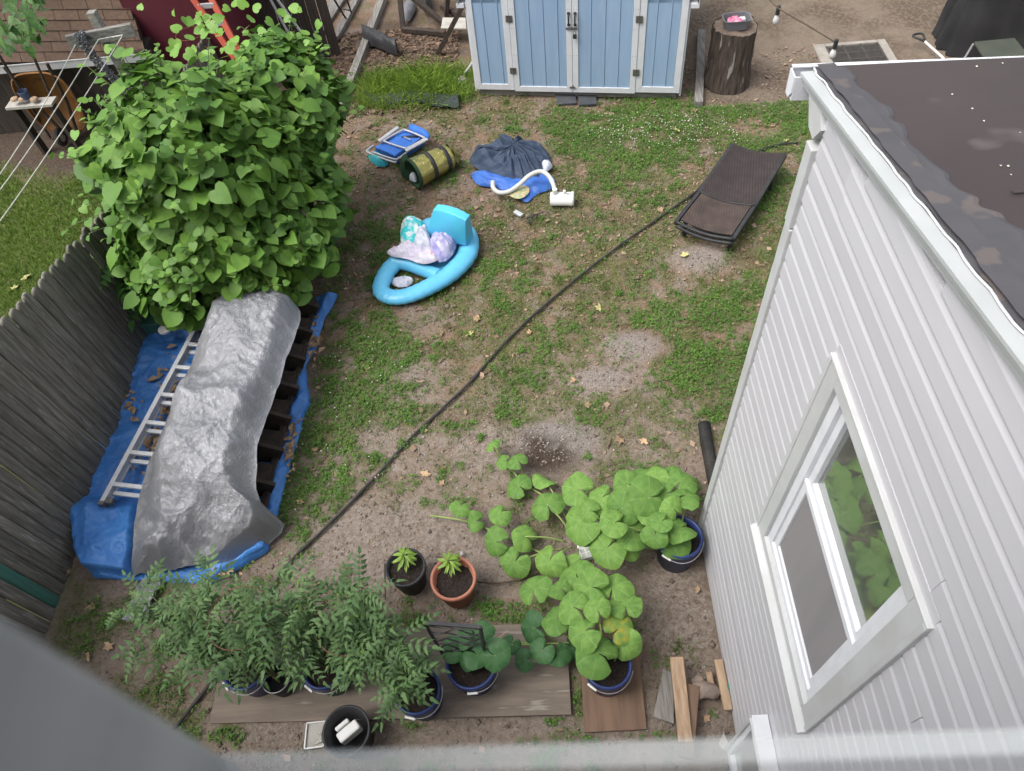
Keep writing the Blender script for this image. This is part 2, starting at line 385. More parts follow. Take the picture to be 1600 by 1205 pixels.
# ================================================================ GROUND
# patches measured in the photograph, kept as ellipses on the ground: centre, half axes (m), strength
def patch(px, py, rx, ry, wt):
    c = G(px, py); ex = (G(px+rx, py)-G(px-rx, py)).length/2; ey = (G(px, py+ry)-G(px, py-ry)).length/2
    return (c.x, c.y, ex, ey, wt)
CLOVER = [patch(*a) for a in [(800, 520, 330, 260, .16), (1040, 205, 190, 48, 1.0), (1170, 170, 100, 45, 1.0), (930, 185, 100, 30, .5), (1000, 270, 60, 50, .55), (1215, 320, 45, 90, .75),
    (565, 600, 75, 110, .95), (520, 690, 75, 90, 1.0), (475, 770, 50, 70, .95), (590, 545, 60, 50, .6), (660, 600, 40, 30, .45), (605, 385, 55, 55, .65), (560, 430, 50, 70, .6),
    (1135, 545, 75, 110, .75), (1085, 600, 70, 60, .6), (1010, 490, 45, 25, .85), (690, 270, 40, 25, .8), (790, 955, 48, 20, 1.1), (905, 660, 40, 30, .45), (740, 735, 60, 18, .7), (835, 390, 80, 50, .4),
    (640, 130, 95, 30, .9), (560, 155, 40, 20, .8), (655, 155, 70, 14, .7), (905, 1060, 8, 70, .8), (330, 1150, 70, 22, .7), (930, 1150, 120, 14, .5), (720, 1130, 160, 10, .35), (800, 650, 25, 20, .6), (745, 440, 45, 25, .4), (680, 560, 30, 30, .3), (130, 985, 50, 40, .5), (230, 1060, 50, 40, .45), (1010, 1010, 40, 35, .35), (700, 660, 60, 20, .35), (860, 590, 30, 25, .5), (840, 560, 30, 40, .4), (545, 760, 40, 30, .3), (690, 845, 15, 25, .5), (1030, 170, 60, 20, .7), (1240, 190, 40, 60, .9)]]
GRASS = [patch(*a) for a in [(860, 390, 130, 90, .8), (960, 330, 100, 90, .75), (1100, 440, 80, 40, .5), (1120, 600, 90, 120, .9), (1010, 620, 80, 40, .4), (820, 520, 90, 60, .45), (1080, 300, 260, 120, .55), (700, 170, 150, 50, .6), (850, 190, 150, 40, .7), (150, 960, 90, 70, .8), (230, 1080, 60, 60, .7), (1060, 1010, 60, 90, .3), (620, 300, 70, 50, .35), (700, 420, 120, 70, .4), (600, 560, 120, 120, .4), (980, 700, 90, 50, .5), (760, 600, 120, 60, .35), (330, 1150, 80, 25, .5), (640, 120, 100, 40, .9), (780, 560, 300, 230, .33), (900, 480, 200, 100, .3), (750, 530, 150, 60, .25), (1180, 330, 70, 120, .7)]]
BARE = [patch(*a) for a in [(865, 695, 66, 34, 1.2), (985, 542, 44, 22, 1.2), (940, 592, 46, 18, 1.0), (1095, 402, 54, 22, 1.1), (600, 850, 120, 55, 1.1), (760, 860, 60, 40, 1.0), (640, 590, 50, 40, .5), (660, 500, 50, 25, .5), (1060, 950, 45, 60, .9), (590, 690, 30, 20, .4), (780, 700, 70, 40, .4), (900, 1130, 400, 18, .3), (430, 1140, 60, 20, .6)]]
def field(ps, x, y):
    r = 0
    for cx, cy, ex, ey, wt in ps:
        q = ((x-cx)/ex)**2+((y-cy)/ey)**2; r = r+wt*np.exp(-q*q*.7)
    return r
def dens(x, y, ps, s):
    n = (fbm(x*2.6, y*2.6, s, 3)-.5)*1.5+(fbm(x*8.5, y*8.5, s+9, 3)-.5)*2.4
    d = np.clip(field(ps, x, y), 0, 1.0)-field(BARE, x, y)
    return np.clip((np.clip(d, -.6, 1.0)-.36+n)*1.5, 0, 1)
MOUNDS = [(868, 690, 62, 30, .05), (987, 542, 42, 22, .035), (938, 592, 44, 18, .03), (1098, 402, 52, 20, .03)]
MND = [patch(a, b, c, d, e) for a, b, c, d, e in MOUNDS]
def ground_z(x, y):
    z = (fbm(x*1.1, y*1.1, 3, 3)-.5)*.05+(fbm(x*6, y*6, 5, 3)-.5)*.022+field(MND, x, y)
    e = np.minimum(np.minimum(x+9, 7-x), np.minimum(y+1, 14-y)); return z*np.clip(e, 0, 1)-.012

def ground_material():
    mt = bpy.data.materials.new('soil'); mt.use_nodes = True; n = mt.node_tree.nodes; L = mt.node_tree.links
    p = n['Principled BSDF']; p.inputs['Roughness'].default_value = .95; p.inputs['Specular IOR Level'].default_value = .2
    tc = n.new('ShaderNodeTexCoord')
    def noise(sc, det=8, rough=.6):
        q = n.new('ShaderNodeTexNoise'); q.inputs['Scale'].default_value = sc; q.inputs['Detail'].default_value = det; q.inputs['Roughness'].default_value = rough
        L.new(tc.outputs['Object'], q.inputs['Vector']); return q.outputs['Fac']
    def rng_(src, a, b):
        q = n.new('ShaderNodeMapRange'); q.inputs['From Min'].default_value = a; q.inputs['From Max'].default_value = b; L.new(src, q.inputs['Value']); return q.outputs[0]
    def mix(fac, a, b):
        q = n.new('ShaderNodeMix'); q.data_type = 'RGBA'; L.new(fac, q.inputs['Factor'])
        for s, i in ((a, 'A'), (b, 'B')):
            k = [x for x in q.inputs if x.name == i and x.type == 'RGBA'][0]
            if isinstance(s, tuple): k.default_value = (*s, 1)
            else: L.new(s, k)
        return [x for x in q.outputs if x.type == 'RGBA'][0]
    def attr(nm):
        q = n.new('ShaderNodeAttribute'); q.attribute_name = nm; return q.outputs['Fac']
    def mul(a, b):
        q = n.new('ShaderNodeMath'); q.operation = 'MULTIPLY'
        for i, s in enumerate((a, b)):
            if isinstance(s, float): q.inputs[i].default_value = s
            else: L.new(s, q.inputs[i])
        return q.outputs[0]
    dirt = mix(rng_(noise(1.6), .38, .62), (.215, .170, .138), (.155, .117, .092))
    dirt = mix(rng_(noise(28, 6), .40, .62), dirt, (.265, .225, .19))
    dirt = mix(mul(rng_(noise(90, 3), .58, .66), .7), dirt, (.38, .32, .26))
    dirt = mix(mul(rng_(noise(60, 3), .60, .68), .7), dirt, (.09, .062, .045))
    straw = mix(rng_(noise(45, 4), .42, .6), (.24, .162, .112), (.155, .108, .073))
    g = mix(mul(attr('straw'), rng_(noise(5, 5), .35, .55)), dirt, straw)
    moss = mix(rng_(noise(60, 4), .4, .6), (.075, .105, .030), (.15, .135, .06))
    g = mix(mul(attr('green'), rng_(noise(14, 5), .33, .55)), g, moss)
    gv = mix(rng_(noise(70, 3), .42, .58), (.30, .27, .245), (.19, .165, .15))
    g = mix(attr('gravel'), g, gv)
    dark_soil = mix(rng_(noise(30, 4), .4, .6), (.04, .028, .022), (.075, .055, .042))
    g = mix(attr('dark_soil'), g, dark_soil)
    yard = mix(rng_(noise(1.3, 6), .42, .60), (.19, .15, .112), (.11, .082, .060))
    yard = mix(mul(rng_(noise(24, 5), .45, .62), .6), yard, (.225, .18, .138))
    g = mix(attr('yard'), g, yard)
    lawn = mix(rng_(noise(9, 4), .4, .62), (.075, .11, .022), (.12, .13, .045))
    g = mix(attr('lawn'), g, lawn)
    L.new(g, p.inputs['Base Color'])
    b = n.new('ShaderNodeBump'); b.inputs['Strength'].default_value = .9; b.inputs['Distance'].default_value = .02
    L.new(noise(38, 8, .7), b.inputs['Height']); L.new(b.outputs[0], p.inputs['Normal'])
    MATS['soil'] = mt
ground_material()
def smooth(a, b, v): t = np.clip((v-a)/(b-a), 0, 1); return t*t*(3-2*t)
xs = np.concatenate([np.linspace(-60, -10, 12), np.arange(-9, 7.01, .05), np.linspace(8, 60, 12)])
ys = np.concatenate([np.linspace(-60, -2, 12), np.arange(-1, 14.01, .05), np.linspace(15, 70, 12)])
XX, YY = np.meshgrid(xs, ys, indexing='ij')
VV = np.stack([XX, YY, ground_z(XX, YY)], -1).reshape(-1, 3)
nx, ny = len(xs), len(ys)
ii, jj = np.meshgrid(np.arange(nx-1), np.arange(ny-1), indexing='ij'); a0 = (ii*ny+jj).ravel()
ground = np_mesh('ground', VV, None, 'soil', quads=np.stack([a0, a0+ny, a0+ny+1, a0+1], -1), kind='structure', smooth=True)
vx, vy = VV[:, 0], VV[:, 1]
wob = (fbm(vx*1.5, vy*1.5, 31, 3)-.5)
def put(nm, val):
    at = ground.data.attributes.new(nm, 'FLOAT', 'POINT'); at.data.foreach_set('value', np.clip(val, 0, 1).astype(np.float32))
yardm = smooth(7.55, 7.95, vy+wob*.7+np.where(vx > 1.9, 0, -20))
yardm = np.maximum(yardm, smooth(8.5, 8.7, vy+wob*.4)*(vx < -0.9)*0)
lawnm = smooth(-3.85, -4.0, vx)*smooth(7.75, 7.3, vy+wob)
neigh = smooth(-3.9, -4.1, vx)*smooth(7.3, 7.8, vy+wob)
put('green', np.maximum(dens(vx, vy, CLOVER, 1), dens(vx, vy, GRASS, 2)*.8))
put('straw', .35+.65*smooth(3.2, 4.6, vy+wob*1.2)-field(BARE, vx, vy))
put('gravel', np.clip(field(MND, vx, vy)/.035-.32, 0, 1)*(.4+.9*fbm(vx*6, vy*6, 83, 3)))
wetp = [patch(855, 715, 45, 26, 1.0), patch(830, 690, 20, 20, .6)]
put('dark_soil', field(wetp, vx, vy)*smooth(.38, .55, fbm(vx*7, vy*7, 12, 3))+neigh*.85+np.clip(field([patch(660, 50, 80, 60, 1.0), patch(760, -20, 90, 50, .8)], vx, vy), 0, .8)*fbm(vx*4, vy*4, 19, 3)*1.3)  # wet patch by the gravel; darker ground next door and left of the shed
put('yard', yardm); put('lawn', lawnm)

# ---- ground cover: nobody could count it, each kind is one object
def inrects(x, y):       # places where nothing grows: under buildings, sheets and boards
    k = (x > 1.0) & (y < 2.4)
    k |= (x > -2.47) & (x < .01) & (y > 1.08) & (y < 1.72)
    k |= (x > .06) & (x < .49) & (y > .97) & (y < 1.65)
    k |= (x < -3.85)
    k |= (x < -2.35+(y-2.3)*.10) & (y > 2.3) & (y < 4.6)
    k |= (x > -.78) & (x < 1.82) & (y > 8.55-.174*(x+.78))
    k |= (y > 9.0)
    k |= ((x-2.3)**2+(y-8.25)**2 < .1)
    return k
def scatter(n, x0, x1, y0, y1): return rng.uniform(x0, x1, n), rng.uniform(y0, y1, n)
def leafy(x, y, size, tilt, lift):
    """three round leaflets per clover plant, as small kites"""
    n = len(x); z0 = ground_z(x, y)
    V = []; a0_ = rng.uniform(0, 6.28, n)
    for k in range(3):
        a = a0_+k*2.094+rng.normal(0, .2, n); sz = size*rng.uniform(.7, 1.2, n); zz = z0+lift*rng.uniform(.3, 1.2, n); dz = rng.normal(0, tilt, n)*sz
        ca, sa = np.cos(a), np.sin(a)
        for r, t, d in ((.05, 0, 0), (.6, -.45, .5), (1.05, 0, 1), (.6, .45, .5)):
            V.append(np.stack([x+sz*(r*ca-t*sa), y+sz*(r*sa+t*ca), zz+dz*d+(t != 0)*sz*.08], -1))
    V = np.stack(V, 1).reshape(-1, 3); b = np.arange(n*3)*4
    return V, np.stack([b, b+1, b+2, b+3], -1)
def blades(x, y, h, wd, lean, z0=None):
    n = len(x); z0 = ground_z(x, y) if z0 is None else z0
    a = rng.uniform(0, 6.28, n); hh = h*rng.uniform(.5, 1.3, n); ln = lean*rng.uniform(.3, 1.3, n)*hh
    ca, sa = np.cos(a), np.sin(a); b_ = rng.uniform(0, 6.28, n); cb, sb = np.cos(b_)*wd, np.sin(b_)*wd
    up = np.sqrt(np.maximum(hh**2-ln**2, (hh*.25)**2))
    V = np.stack([np.stack([x-cb, y-sb, z0], -1), np.stack([x+cb, y+sb, z0], -1),
                  np.stack([x+ca*ln*.4+cb*.7, y+sa*ln*.4+sb*.7, z0+up*.65], -1), np.stack([x+ca*ln*.4-cb*.7, y+sa*ln*.4-sb*.7, z0+up*.65], -1),
                  np.stack([x+ca*ln, y+sa*ln, z0+up*.95], -1), np.stack([x+ca*ln, y+sa*ln, z0+up], -1)], 1).reshape(-1, 3)
    b = np.arange(n)*6
    return V, np.concatenate([np.stack([b, b+1, b+2, b+3], -1), np.stack([b+3, b+2, b+4, b+5], -1)])
x, y = scatter(190000, -3.8, 3.6, .6, 8.6)
k = (rng.random(len(x)) < dens(x, y, CLOVER, 1)*.72) & ~inrects(x, y) & (yard_ok := ~((x > 1.9) & (y > 7.75)))
tx, ty = scatter(1500, -3.6, 3.3, 1.0, 8.4)
tk = (rng.random(1500) < .16+.5*np.clip(field(CLOVER, tx, ty)+field(GRASS, tx, ty)*.6, 0, 1)) & (field(BARE, tx, ty) < .85)
tx, ty = tx[tk], ty[tk]; nt_ = len(tx); cnt = rng.integers(8, 34, nt_); ti = np.repeat(np.arange(nt_), cnt); tr2 = rng.uniform(.02, .075, nt_)[ti]
kx = tx[ti]+rng.normal(0, 1, len(ti))*tr2; ky = ty[ti]+rng.normal(0, 1, len(ti))*tr2
half = (ti % 2 == 0); ok2 = ~inrects(kx, ky) & ~((kx > 1.9) & (ky > 7.75))
cx2, cy2 = kx[half & ok2], ky[half & ok2]; gx2, gy2 = kx[~half & ok2], ky[~half & ok2]
V, Q = leafy(np.concatenate([x[k], cx2]), np.concatenate([y[k], cy2]), .0155, .6, .034)
np_mesh('clover', V, None, 'clover', quads=Q, kind='stuff', label='low green clover growing in patches over the bare back yard', cat='clover')
x, y = scatter(200000, -3.8, 3.6, .6, 8.6)
k = (rng.random(len(x)) < dens(x, y, GRASS, 2)*.70+.03) & ~inrects(x, y) & ~((x > 1.9) & (y > 7.8)) & (field(BARE, x, y) < .75)
V, Q = blades(np.concatenate([x[k], np.repeat(gx2, 2)+rng.normal(0, .008, 2*len(gx2))]), np.concatenate([y[k], np.repeat(gy2, 2)+rng.normal(0, .008, 2*len(gy2))]), .055, .0026, .8)
np_mesh('grass', V, None, 'grass', quads=Q, kind='stuff', label='thin patchy grass between clover and bare soil', cat='grass')
x, y = scatter(70000, -7.2, -4.0, 3.3, 7.9)
k = rng.random(len(x)) < smooth(7.85, 7.2, y+(fbm(x*1.5, y*1.5, 31, 3)-.5))
V, Q = blades(x[k], y[k], .055, .004, .75)
np_mesh('lawn_grass', V, None, 'lush_grass', quads=Q, kind='stuff', label='neat mown green lawn beyond the grey wooden fence', cat='lawn')
x, y = scatter(15000, -2.35, -.75, 7.55, 8.9)
k = rng.random(len(x)) < np.clip(field([patch(650, 112, 75, 26, 1.1), patch(690, 115, 45, 26, .8), patch(590, 125, 35, 22, .5), patch(650, 157, 75, 12, .8)], x, y), 0, 1)*fbm(x*4, y*4, 8, 2)*1.5
V, Q = blades(x[k], y[k], .25*(.35+1.2*fbm(x[k]*6, y[k]*6, 45, 2))*np.where(y[k] < 8.1, .6, 1), .0045, .75)
np_mesh('tall_grass', V, None, 'tall_grass', quads=Q, kind='stuff', label='tall yellow green grass growing left of the blue shed', cat='grass')
x, y = scatter(5200, -.9, 2.6, 6.4, 8.1)
k = rng.random(len(x)) < np.clip(field([patch(1030, 205, 90, 22, .8), patch(960, 200, 40, 30, .35), patch(1100, 215, 60, 35, .3)], x, y), 0, 1)*.4
x2, y2 = scatter(2500, -2.4, -1.2, 2.6, 4.5); k2 = rng.random(len(x2)) < dens(x2, y2, CLOVER, 1)*.035
x = np.concatenate([x[k], x2[k2]]); y = np.concatenate([y[k], y2[k2]])
n_ = len(x); z_ = ground_z(x, y)+.05; s_ = rng.uniform(.005, .009, n_)
off = np.array([(1, 0, 0), (0, 1, 0), (-1, 0, 0), (0, -1, 0), (0, 0, 1), (0, 0, -1)])
V = (np.stack([x, y, z_], -1)[:, None]+off[None]*s_[:, None, None]).reshape(-1, 3)
T = np.array([(0, 1, 4), (1, 2, 4), (2, 3, 4), (3, 0, 4), (1, 0, 5), (2, 1, 5), (3, 2, 5), (0, 3, 5)])
np_mesh('clover_flowers', V, (np.arange(n_)[:, None, None]*6+T[None]).reshape(-1, 3), 'flower_white', kind='stuff', label='small white clover flowers dotted over the green clover', cat='flowers')
# litter of dry leaf bits
x, y = scatter(90000, -3.7, 3.6, .6, 8.9)
k = (rng.random(len(x)) < np.clip(.12+.45*smooth(3.5, 6, y)+.25*fbm(x*2, y*2, 44, 3)-.6*field(BARE, x, y)-.35*(y < 2.3)-.4*dens(x, y, CLOVER, 1), .02, 1)*.5) & ~inrects(x, y)
x, y = x[k], y[k]; n_ = len(x); a = rng.uniform(0, 6.28, n_); s_ = rng.gamma(1.6, .0050, n_)+.004; asp = rng.uniform(.25, .9, n_)
V = []
for u, v in ((1, 0), (.1, 1), (-1, .2), (-.2, -.9)):
    V.append(np.stack([x+s_*(u*np.cos(a)-v*asp*np.sin(a)), y+s_*(u*np.sin(a)+v*asp*np.cos(a)), ground_z(x, y)+.006+rng.uniform(0, .8, n_)*s_], -1))
V = np.stack(V, 1).reshape(-1, 3); b = np.arange(n_)*4
np_mesh('leaf_litter', V, None, 'litter', quads=np.stack([b, b+1, b+2, b+3], -1), kind='stuff', label='crumbled brown dry leaf litter strewn over the yard', cat='leaf litter')
x, y = scatter(26000, -3.6, 3.4, .7, 8.6); k = ~inrects(x, y) & (rng.random(len(x)) < .25+.75*fbm(x*2, y*2, 90, 3)); x, y = x[k], y[k]
sz_ = rng.gamma(2, .003, len(x))+.003; A6 = off[None]*(sz_[:, None]*rng.uniform(.5, 1.4, (len(x), 6)))[:, :, None]
V = (np.stack([x, y, ground_z(x, y)+sz_*.1], -1)[:, None]+A6).reshape(-1, 3)
np_mesh('soil_clods', V, (np.arange(len(x))[:, None, None]*6+T[None]).reshape(-1, 3), 'clod', kind='stuff', label='small crumbly clods of brown soil over the yard', cat='soil')
# gravel stones on the mounds and stray pebbles
def stones(x, y, s):
    n = len(x); A = off[None]*(s[:, None]*rng.uniform(.6, 1.3, (n, 6)))[:, :, None]; A[:, :, 2] *= .7
    V = (np.stack([x, y, ground_z(x, y)+s*.2], -1)[:, None]+A).reshape(-1, 3)
    return V, (np.arange(n)[:, None, None]*6+T[None]).reshape(-1, 3)
x, y = scatter(110000, -.9, 2.6, 2.8, 7); k = rng.random(len(x)) < np.clip(field(MND, x, y)/.045-.35, 0, 1)*.6*fbm(x*5, y*5, 81, 3)*1.6
x1, y1 = scatter(4200, -3, 1.0, .7, 4.2)
x = np.concatenate([x[k], x1]); y = np.concatenate([y[k], y1])
V, Q = stones(x, y, rng.gamma(3, .0013, len(x))+.0025)
np_mesh('gravel', V, Q, 'pebble', kind='stuff', label='small grey gravel stones piled in low bare mounds', cat='gravel')

# ================================================================ WHITE HOUSE ON THE RIGHT
WX = 1.05
def ztop(y): return 3.616+.179*(2.487-y)
house = thing('house', 'white vinyl sided house wing with a dark flat roof', 'house', (WX, 2.36, 0))
core = MB().span(1.22, 5.2, -.28, 2.33, 0, 3.3)
core.span(1.075, 1.22, 1.66, 2.33, 0, 3.5); core.span(1.075, 1.22, -.28, .64, 0, 3.5); core.span(1.075, 1.22, .64, 1.66, 0, 1.6); core.span(1.075, 1.22, .64, 1.66, 3.05, 3.5)
core.build('wall', 'white_trim', house)
WY0, WY1, WZ0, WZ1 = .66, 1.64, 1.617, 3.035
C = .1016
def course(y0, y1, z, dx=0.0):
    prof = [(.022, 0), (.000, 0), (-.001, .006), (0.0005, .072), (.003, .080), (.0055, .091), (.007, C+.004), (.022, C+.004)]
    mb = MB(); P = [(WX-.016+a+dx, b) for a, b in prof]
    mb.prism([(a, y0, z+b) for a, b in P], (0, y1-y0, 0))
    mb.build('siding_course', 'siding', house)
SEAMS = {}
for px, py, wd in [(1330, 262, 0), (1320, 305, 0), (1380, 360, 0), (1362, 400, 0), (1180, 990, 0), (1172, 918, 0), (1112, 840, 0), (1163, 1065, 0), (1432, 1125, 0), (1500, 770, 0), (1475, 905, 0)]:
    q = ONX(px, py, WX-.016); SEAMS.setdefault(int((q.z-.05)//C), []).append(q.y)
i = 0; z = .05
while z < 4.1:
    yend = 2.30
    zl = 3.62+.18*(2.48-yend)-.02-C
    if z > zl: yend = 2.48-(z+C+.02-3.62)/.18
    segs = [(-.28, yend)]
    if z+C > WZ0+.02 and z < WZ1-.02: segs = [(-.28, WY0+.01), (WY1-.01, yend)]
    for a, b in segs:
        if b-a < .02: continue
        cuts = [q for q in SEAMS.get(i, []) if a+.1 < q < b-.1]
        if cuts: course(a, cuts[0]-.0015, z); course(cuts[0]+.0015, b, z, .0025)
        else: course(a, b, z)
    z += C; i += 1
MB().prism([(1.058, -.28, 3.3), (1.058, 2.32, 3.3), (1.058, 2.32, ztop(2.32)-.05), (1.058, -.28, ztop(-.28)-.05)], (.015, 0, 0)).build('frieze_board', 'siding', house)
p_ = MB(); p_.span(1.018, 1.075, 2.295, 2.365, .02, 3.05); p_.build('corner_post', 'white_trim', house, bevel=.004)
p_ = MB(); p_.span(1.014, 1.07, 2.30, 2.368, 3.056, 3.44); p_.build('corner_post', 'white_trim', house, bevel=.004)
# boxed return and gutter end at the far corner
MB().prism([(1.02, 2.50, 3.585), (1.02, 2.40, 3.475), (1.02, 2.335, 3.465), (1.02, 2.285, 3.535), (1.02, 2.36, 3.60)], (.035, 0, 0)).build('eave_return', 'white_trim', house)
g = MB()
def gut(x0, x1):
    zz = 3.592
    for (a, b, c, d) in ((2.604, 2.610, zz-.10, zz-.004), (2.610, 2.665, zz-.10, zz-.094), (2.665, 2.671, zz-.10, zz-.001)): g.span(x0, x1, a, b, c, d)
    g.span(x0, x1, 2.660, 2.680, zz, zz+.006)
    g.prism([(x0, 2.606, zz-.004), (x0, 2.606, zz-.07), (x0, 2.63, zz-.1), (x0, 2.665, zz-.1), (x0, 2.672, zz-.004)], (-.006, 0, 0))
gut(.985, 5.2); g.v = [(a, b-.062-.083*(a-1.05), c) for a, b, c in g.v]; g.build('gutter', 'white_paint', house)
# sloping rake fascia
y0, y1 = -.28, 2.56
prof = [(1.055, 0), (1.0, 0), (1.0, -.012), (1.006, -.015), (1.008, -.030), (1.014, -.034), (1.018, -.056), (1.022, -.060), (1.045, -.060), (1.045, -.02), (1.055, -.02)]
MB().add([(a, yy, ztop(yy)+b) for yy in (y0, y1) for a, b in prof],
         [tuple(range(len(prof))), tuple(range(2*len(prof)-1, len(prof)-1, -1))]+[(k, k+len(prof), (k+1) % len(prof)+len(prof), (k+1) % len(prof)) for k in range(len(prof))]).build('rake_fascia', 'drip_metal', house)
# roof sheet, ragged edge strip
def eave(x): return 2.585-.083*(x-1.05)
roof = MB().grid(lambda u, v: (1.046+u*4.2, -.28+v*(eave(1.046+u*4.2)+.28), ztop(-.28+v*(eave(1.046+u*4.2)+.28))+.004+.004*math.sin(u*21)*math.sin(v*9)), 40, 20).build('roof_membrane', 'roof_membrane', house)
def strip(u, v):
    y = -.28+v*2.82
    wdt = .12+.07*smooth(2.2, .9, y)+.035*(float(fbm(y*5, 0, 3, 3))-.5)*2+.03*(float(vnoise(y*22, 1, 4))-.5)
    e = .012*(float(vnoise(y*16, 7, 2))-.5)
    return (1.048+e+u*(wdt-e), y, ztop(y)+.014+.005*float(vnoise(u*4, y*20, 3)) - (.006 if u in (0, 1) else 0))
MB().grid(strip, 8, 220).build('roof_edge_strip', 'roof_strip', roof)
MB().grid(lambda u, v: (1.052+u*.065+.01*(float(vnoise(v*50, u*2, 9))-.5), -.28+v*2.84, ztop(-.28+v*2.84)+.026), 2, 160).build('sealing_tape', 'roof_strip', roof)
lip = MB().tube([(1.046+.012*(float(vnoise(t*16, 7, 2))-.5), t, ztop(t)+.006) for t in np.arange(-.28, 2.6, .03)], .0035, 5); lip.build('caulk_bead', 'white_paint', roof)
sp = MB()
for k in range(170):
    a, b = (rng.normal(1.95, .35), rng.normal(1.75, .22)) if k < 110 else (rng.uniform(1.3, 3), rng.uniform(.9, 2.5))
    if a < 1.3: continue
    s_ = rng.uniform(.0018, .0042); sp.lathe([(0, 0), (s_, .001), (s_*.6, s_*.7), (0, s_*.8)], (a, b, ztop(b)+.008), 5)
sp.build('roof_debris', 'flower_white', roof, kind='stuff')
MB().grid(lambda u, v: (1.3+u*3.9, 1.60+v*.02+.006*math.sin(u*9), ztop(1.61)+.012), 20, 1).build('roof_seam', 'roof_membrane', roof)
for zq in (WZ0, WZ1):
    z0_ = .05+C*math.floor((zq-.05)/C)
    if zq == WZ0: za_, zb_2 = z0_, WZ0
    else: za_, zb_2 = WZ1, z0_+C
    MB().span(WX-.017, WX-.004, WY0-.005, WY1+.005, za_, zb_2-.001).build('siding_course', 'siding', house)
# window
win = MB()
for (a, b, c, d) in ((WY0, WY0+.09, WZ0, WZ1), (WY1-.09, WY1, WZ0, WZ1), (WY0+.09, WY1-.09, WZ1-.07, WZ1), (WY0+.09, WY1-.09, WZ0, WZ0+.075)):
    win.span(1.020, 1.075, a, b, c, d)
window = win.build('window', 'white_trim', house, bevel=.004)
e = MB()
e.span(1.014, 1.04, WY0-.012, WY0+.012, WZ0-.012, WZ1); e.span(1.014, 1.04, WY1-.012, WY1+.012, WZ0-.01, WZ1)
e.span(1.014, 1.04, WY0-.012, WY1+.012, WZ1, WZ1+.014); e.build('channel_trim', 'white_trim', window, bevel=.003)
MB().prism([(.985, WY0-.01, WZ0-.03), (.985, WY0-.01, WZ0), (1.01, WY0-.01, WZ0+.02), (1.03, WY0-.01, WZ0+.02), (1.03, WY0-.01, WZ0-.03)], (0, WY1-WY0+.02, 0)).build('sill', 'white_trim', window, bevel=.002)
OY0, OY1, OZ0, OZ1 = WY0+.09, WY1-.09, WZ0+.075, WZ1-.07
s_ = MB()
s_.span(1.04, 1.10, OY0, OY0+.05, OZ0, OZ1); s_.span(1.04, 1.10, OY1-.05, OY1, OZ0, OZ1); s_.span(1.04, 1.10, OY0+.05, OY1-.05, OZ1-.04, OZ1); s_.span(1.04, 1.10, OY0+.05, OY1-.05, OZ0, OZ0+.04)
s_.build('jamb_liner', 'white_paint', window, bevel=.003)
MZ = 2.385
def sash(x0, x1, z0, z1, w_=.04):
    q = MB(); a, b = OY0+.05, OY1-.05
    q.span(x0, x1, a, a+w_, z0, z1); q.span(x0, x1, b-w_, b, z0, z1); q.span(x0, x1, a+w_, b-w_, z0, z0+w_); q.span(x0, x1, a+w_, b-w_, z1-w_, z1)
    return q.build('sash', 'white_paint', window, bevel=.003)
sash(1.062, 1.095, MZ-.02, OZ1-.042); sash(1.052, 1.085, OZ0+.042, MZ-.022)
MB().span(1.084, 1.09, OY0+.09, OY1-.09, MZ+.02, OZ1-.08).build('pane', 'window_glass', window)
MB().span(1.062, 1.066, OY0+.088, OY1-.088, OZ0+.08, MZ-.06).build('insect_screen', 'screen_mesh', window)
MB().span(1.046, 1.062, OY0+.05, OY1-.05, MZ-.03, MZ-.008).build('meeting_rail', 'white_paint', window, bevel=.003)
MB().span(1.03, 1.06, WY1-.075, WY1-.07, WZ0+.1, WZ1-.1).build('caulk_gap', 'concrete', window)
# low framed window box that stands out from the wall
lw = MB(); a0x, a1x = .945, 1.03
yb = .86; zt_ = .985
lw.span(a0x, a1x, -.25, yb, zt_-.05, zt_); lw.span(a0x, a1x, yb-.06, yb, .12, zt_-.05); lw.span(a0x, a1x, -.25, yb-.06, .12, .2)
low = lw.build('window', 'white_paint', house, label='low white framed window standing out from the wall by the corner', bevel=.004)
MB().span(a0x+.03, a1x, -.25, yb-.06, .2, zt_-.05).build('pane', 'window_glass', low)
q_ = MB(); q_.span(a0x-.012, a0x, -.25, yb-.012, zt_-.03, zt_-.012); q_.span(a0x-.012, a0x, yb-.03, yb-.012, .15, zt_-.03); q_.build('glazing_bead', 'white_trim', low)

# wall of the house behind the viewer and the jamb the picture is taken past
rear = thing('rear_house', 'back wall of the house the view is taken from', 'house', (0, -.3, 0))
MB().span(-5, WX-.03, -.5, -.3, 0, 5.75).build('wall', 'siding', rear)
jam = thing('window_frame', 'out of focus grey window jamb at the lower left corner of the view', 'window frame', (-.3, .045, 4.6))
ja, jb = Vector((-.0934, .045, 5.2-.09)), Vector((-.1134, .045, 5.2-.27))
MB().prism([ja, jb, jb+Vector((-.01, 0, -.4)), Vector((-.5, .045, 4.5)), Vector((-.5, .045, 5.11))], (0, -.34, 0)).build('jamb', 'grey_casing', jam, bevel=.004)
MB().span(-.5, .5, .038, .045, 4.70, 4.948).build('haze_strip', 'reflection_haze', jam)  # added translucent strip, stands in for the sill's reflection in the glass

